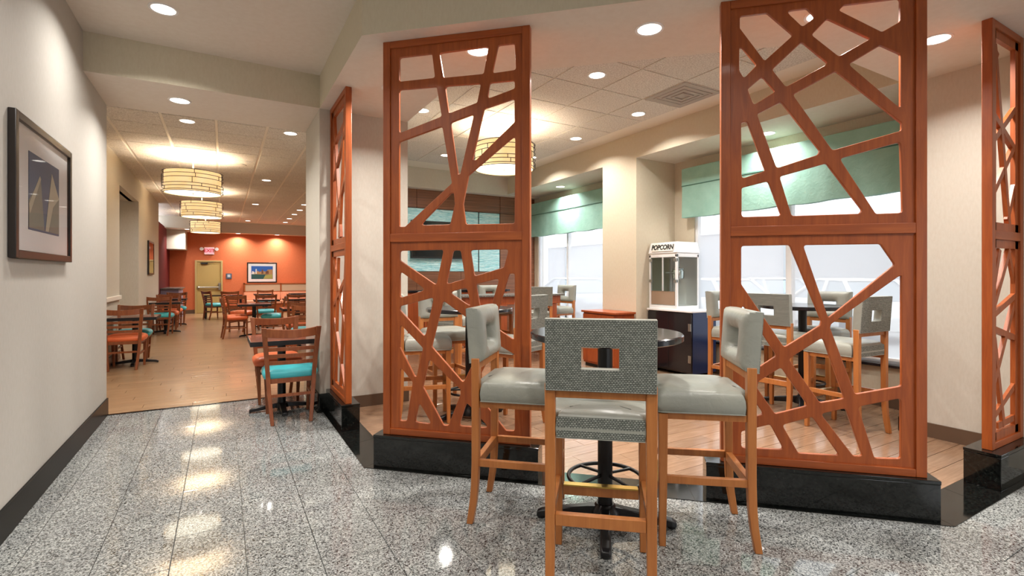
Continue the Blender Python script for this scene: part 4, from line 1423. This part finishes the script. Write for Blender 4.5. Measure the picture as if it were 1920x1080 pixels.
B().box(0.025, dd_ - 0.03, w2 - 0.008, w2 - 0.004, 0.05, 0.74).build('side_glass', 'glass', t)
for a, c in ((-w2 + 0.03, -0.004), (0.004, w2 - 0.03)):
    dr = B().box(0.006, 0.012, a, c, 0.26, 0.74).build('glass_door', 'glass', t)
    B().box(0.0, 0.014, (c - 0.006 if a < 0 else a), (c if a < 0 else a + 0.006), 0.26, 0.74).build('door_edge', 'white_metal', dr)
for s in (-1, 1):
    for z in (0.40, 0.70):
        B().box(-0.006, 0.02, s * (w2 - 0.03) - 0.03, s * (w2 - 0.03) + 0.03, z - 0.02, z + 0.02).build('hinge', 'steel', t)
tag(B().box(0.012, 0.02, -w2 + 0.05, w2 - 0.03, 0.06, 0.255).build('kick_board', 'board_brown', t), 'brown board below the doors')
kt = B().lathe([(0.05, 0.0), (0.085, 0.02), (0.09, 0.12), (0.075, 0.15)], 24).build('kettle', 'kettle', t, smooth=True, loc=(0.25, -0.06, 0.42))
B().lathe([(0.092, 0.15), (0.092, 0.157), (0.02, 0.175)], 24).build('kettle_lid', 'kettle', kt, smooth=True)
B().tube([(-0.09, 0, 0.1), (-0.2, 0.05, 0.1)], 0.008, 8).build('kettle_handle', 'steel', kt)
B().tube([(0.25, -0.06, 0.6), (0.25, -0.06, 0.74)], 0.02, 12).build('hanger', 'steel', t)
B().box(dd_ - 0.012, dd_ - 0.004, -w2 + 0.03, w2 - 0.03, 0.05, 0.74).build('rear_panel', 'white_metal', t)

# ------------------------------------------------------------ drum pendants
def make_pendant(rad, hgt, drop):
    """hangs from the ceiling at z = 0; drop is the depth of the shade's lower edge"""
    r = thing('drum_pendant', '', 'pendant light')
    B().lathe([(0.085, -0.03), (0.09, -0.012), (0.09, 0.0)], 24).build('canopy', 'white_trim', r, smooth=True)
    B().tube([(0, 0, -0.02), (0, 0, -drop + hgt - 0.02)], 0.009, 8).build('stem', 'white_trim', r, smooth=True)
    z0, z1 = -drop, -drop + hgt
    n = 56
    vs = [(rad * math.cos(2 * PI * i / n), rad * math.sin(2 * PI * i / n), z) for z in (z0, z1) for i in range(n)]
    sh = B().add(vs, [(i, (i + 1) % n, n + (i + 1) % n, n + i) for i in range(n)]).build('fabric_shade', 'shade', r, smooth=True)
    B().lathe([(rad - 0.012, z0 + 0.012), (rad - 0.006, z0 + 0.02)], n).build('diffuser', 'shade_bottom', r)
    B().lathe([(0.012, z0 - 0.012), (0.014, z0 + 0.012)], 12).build('finial', 'steel', r)
    for z in (z0, z1):
        B().tube([(rad * math.cos(2 * PI * i / n), rad * math.sin(2 * PI * i / n), z) for i in range(n)], 0.005, 5, True).build('hoop', 'bronze', sh)
    hs = [z0 + hgt * q for q in (0.06, 0.22, 0.36, 0.62, 0.80, 0.97)]
    cr = rad + 0.028
    for z in hs:
        B().tube([(cr * math.cos(2 * PI * i / n), cr * math.sin(2 * PI * i / n), z) for i in range(n)], 0.005, 5, True).build('wire_ring', 'dark_frame', r)
    rnd = random.Random(3)
    for k in range(5):
        me = None
        for q in range(6):
            a = 2 * PI * (q + rnd.random() * 0.8) / 6
            me = me or B().tube([(cr, 0, hs[k]), (cr, 0, hs[k + 1])], 0.005, 5).mesh('wire_upright')
            u = link('wire_upright', me, 'dark_frame', r)
            u.rotation_euler = (0, 0, a)
    g = B()
    for q in range(3):
        a = 2 * PI * q / 3 + 0.4
        g.tube([(0, 0, z1 - 0.02), (rad * math.cos(a), rad * math.sin(a), z1)], 0.004, 5)
    g.build('spider', 'bronze', r)
    for k, (dz, pw) in enumerate(((0.12, 0.55), (0.2, 0.45))):
        L = bpy.data.lights.new('bulb', 'POINT')
        L.energy = PEND_W * pw
        L.color = (1.0, 0.9, 0.74)
        L.shadow_soft_size = 0.06
        lo_ = bpy.data.objects.new('bulb', L)
        COL.objects.link(lo_)
        lo_.parent = r
        lo_.location = (0.12 * (-1) ** k, 0, z0 + dz + 0.04)
    return r


PD = make_pendant(0.40, 0.345, 0.62)
for i, (x, y, lab) in enumerate([(-0.42, 9.75, 'nearest lit drum pendant in the dining room, wrapped in wire'), (-0.415, 13.6, 'middle lit drum pendant of the dining room row'), (-0.465, 18.4, 'farthest lit drum pendant of the dining room row')]):
    if i == 0:
        PD.location = (x, y, Z_DINE)
        tag(PD, lab, 'pendant light', 'drum pendants')
    else:
        dup(PD, (x, y, Z_DINE), 0.7 * i, lab, 'drum pendants')
dup(PD, (3.38, 6.07, Z_BAR), 2.0, 'lit drum pendant in the bar room behind the fan shaped screen', 'drum pendants')


# ------------------------------------------------------------ recessed downlights
def make_downlight():
    r = thing('recessed_downlight', '', 'downlight')
    B().lathe([(0.098, 0.0), (0.096, -0.006), (0.080, -0.004), (0.078, 0.0)], 28, cap=False).build('trim_ring', 'white_metal', r, smooth=True)
    B().lathe([(0.079, -0.0035), (0.079, -0.0015)], 28).build('lens', 'lens', r)
    L = bpy.data.lights.new('lamp', 'AREA')
    L.shape = 'DISK'
    L.size = 0.155
    L.energy = DOWN_W
    L.spread = math.radians(140)
    L.color = (1.0, 0.955, 0.89)
    o = bpy.data.objects.new('lamp', L)
    COL.objects.link(o)
    o.parent = r
    o.location = (0, 0, -0.006)
    return r


DL = make_downlight()
dl = [(-0.39, 4.62, Z_LOBBY, 'recessed downlight in the high lobby ceiling'), (-0.36, 5.81, Z_SOFFIT, 'recessed downlight in the beam over the dining room opening'),
      (1.67, 3.40, Z_SOFFIT, 'recessed downlight seen through the top of the fan screen'), (2.54, 2.51, Z_SOFFIT, 'large recessed downlight in the soffit between the two tall screens'),
      (3.37, 1.82, Z_SOFFIT, 'recessed downlight seen through the top of the screen in front of the window'), (4.43, 1.59, Z_SOFFIT, 'recessed downlight beside the edge-on end screen'),
      (1.328, 4.457, Z_SOFFIT, 'recessed downlight half hidden by the left post of the fan screen'),
      (2.18, 6.04, Z_BAR, 'tile ceiling downlight seen in the left column of the fan screen'), (3.37, 4.07, Z_BAR, 'nearest downlight in the bar tile ceiling'),
      (4.64, 4.78, Z_BAR, 'downlight in the bar tile ceiling near the pier header'), (4.65, 6.11, Z_BAR, 'downlight in the bar tile ceiling above the low cabinet'),
      (3.34, 8.08, Z_BAR, 'far downlight in the bar tile ceiling left of the pendant'), (4.71, 7.47, Z_BAR, 'far downlight in the bar tile ceiling right of the fan screen'),
      (5.68, 7.96, 3.115, 'downlight in the recess over the far bar window'), (5.73, 3.72, 3.115, 'downlight in the recess over the window with parked cars'),
      (-0.39, 7.58, Z_DINE, 'nearest downlight in the dining tile ceiling, above the drum pendants'), (0.81, 7.52, Z_DINE, 'nearest downlight in the dining tile ceiling by the screen'),
      (0.78, 11.46, Z_DINE, 'second downlight back in the dining ceiling row by the screen'), (0.78, 15.45, Z_DINE, 'third downlight back in the middle dining ceiling row'),
      (0.78, 20.24, Z_DINE, 'last downlight of the middle dining ceiling row'), (-0.40, 11.6, Z_DINE, 'downlight between the first two drum pendants'),
      (1.96, 14.89, Z_DINE, 'nearest downlight of the far right dining ceiling row'), (2.0, 16.18, Z_DINE, 'second downlight of the far right dining ceiling row'), (1.99, 17.39, Z_DINE, 'third downlight of the far right dining ceiling row'),
      (1.99, 18.77, Z_DINE, 'fourth downlight of the far right dining ceiling row'), (2.0, 20.16, Z_DINE, 'last downlight of the far right dining ceiling row'),
      (0.5, 21.40, 2.97, 'downlight in the soffit washing the orange wall beside the door'), (1.83, 21.40, 2.97, 'downlight in the soffit washing the orange wall above the skyline picture'),
      (-1.04, 20.3, 2.97, 'downlight in the soffit above the counter alcove'),
      (-0.39, 2.6, Z_LOBBY, 'added fill downlight overhead in the lobby, out of view'), (-0.39, 0.4, Z_LOBBY, 'added fill downlight over the camera side of the lobby, out of view'), (1.6, 0.4, Z_LOBBY, 'added fill downlight right of the camera, out of view'),  # from here on: unseen lobby lamps, added to fill the room with light
      (3.6, -0.6, Z_LOBBY, 'added fill downlight far right of the camera, out of view'), (1.6, -2.2, Z_LOBBY, 'added fill downlight behind the camera, out of view'), (-0.3, -2.4, Z_LOBBY, 'added fill downlight behind the camera by the grey wall, out of view'),
      (5.8, -0.8, Z_LOBBY, 'added fill downlight by the far right lobby wall, out of view')]
for i, (x, y, z, lab) in enumerate(dl):
    if i == 0:
        DL.location = (x, y, z)
        tag(DL, lab, 'downlight', 'recessed downlights')
    else:
        dup(DL, (x, y, z), None, lab, 'recessed downlights')
# ceiling speaker and air vent
t = thing('ceiling_speaker', 'round flush ceiling speaker right of the first drum pendant', 'speaker', (0.21, 10.13, Z_DINE))
B().lathe([(0.16, 0.0), (0.158, -0.008), (0.14, -0.01)], 32).build('rim', 'tbar', t, smooth=True)
B().lathe([(0.14, -0.0115), (0.138, -0.009)], 32).build('grille', 'tile', t)
t = thing('air_vent', 'dusty square air vent in the bar tile ceiling', 'vent', (4.292 - 0.632 * 0 + 0.316, 4.036, Z_BAR))
M['vent'] = mat('dusty_vent_metal', 'b3aba5', 0.7)
B().box(-0.30, 0.30, -0.30, 0.30, -0.006, -0.001).build('face_plate', 'vent', t, bev=0.002, seg=1)
for k in range(3):
    q = 0.09 + 0.07 * k
    g = B()
    for a, c_, e, f in ((-q, q, -q, -q + 0.025), (-q, q, q - 0.025, q), (-q, -q + 0.025, -q + 0.025, q - 0.025), (q - 0.025, q, -q + 0.025, q - 0.025)):
        g.box(a, c_, e, f, -0.018 + 0.003 * k, -0.006)
    g.build('louvre', 'vent', t)

# a crumpled scrap of white paper by the right stool's foot
rnd = random.Random(11)
vs, fs = [], []
for i in range(6):
    for j in range(6):
        vs.append((-0.014 + 0.0056 * i, -0.01 + 0.004 * j, 0.003 + rnd.random() * 0.012))
for i in range(5):
    for j in range(5):
        fs.append((i * 6 + j, i * 6 + j + 1, (i + 1) * 6 + j + 1, (i + 1) * 6 + j))
o = tag(B().add(vs, fs).build('paper_scrap', 'mat_board', smooth=False), 'tiny crumpled white paper scrap on the granite beside the right stool foot', 'litter')
sm = o.modifiers.new('thickness', 'SOLIDIFY')
sm.thickness = 0.003
o.location = (2.354, 1.562, 0.0)
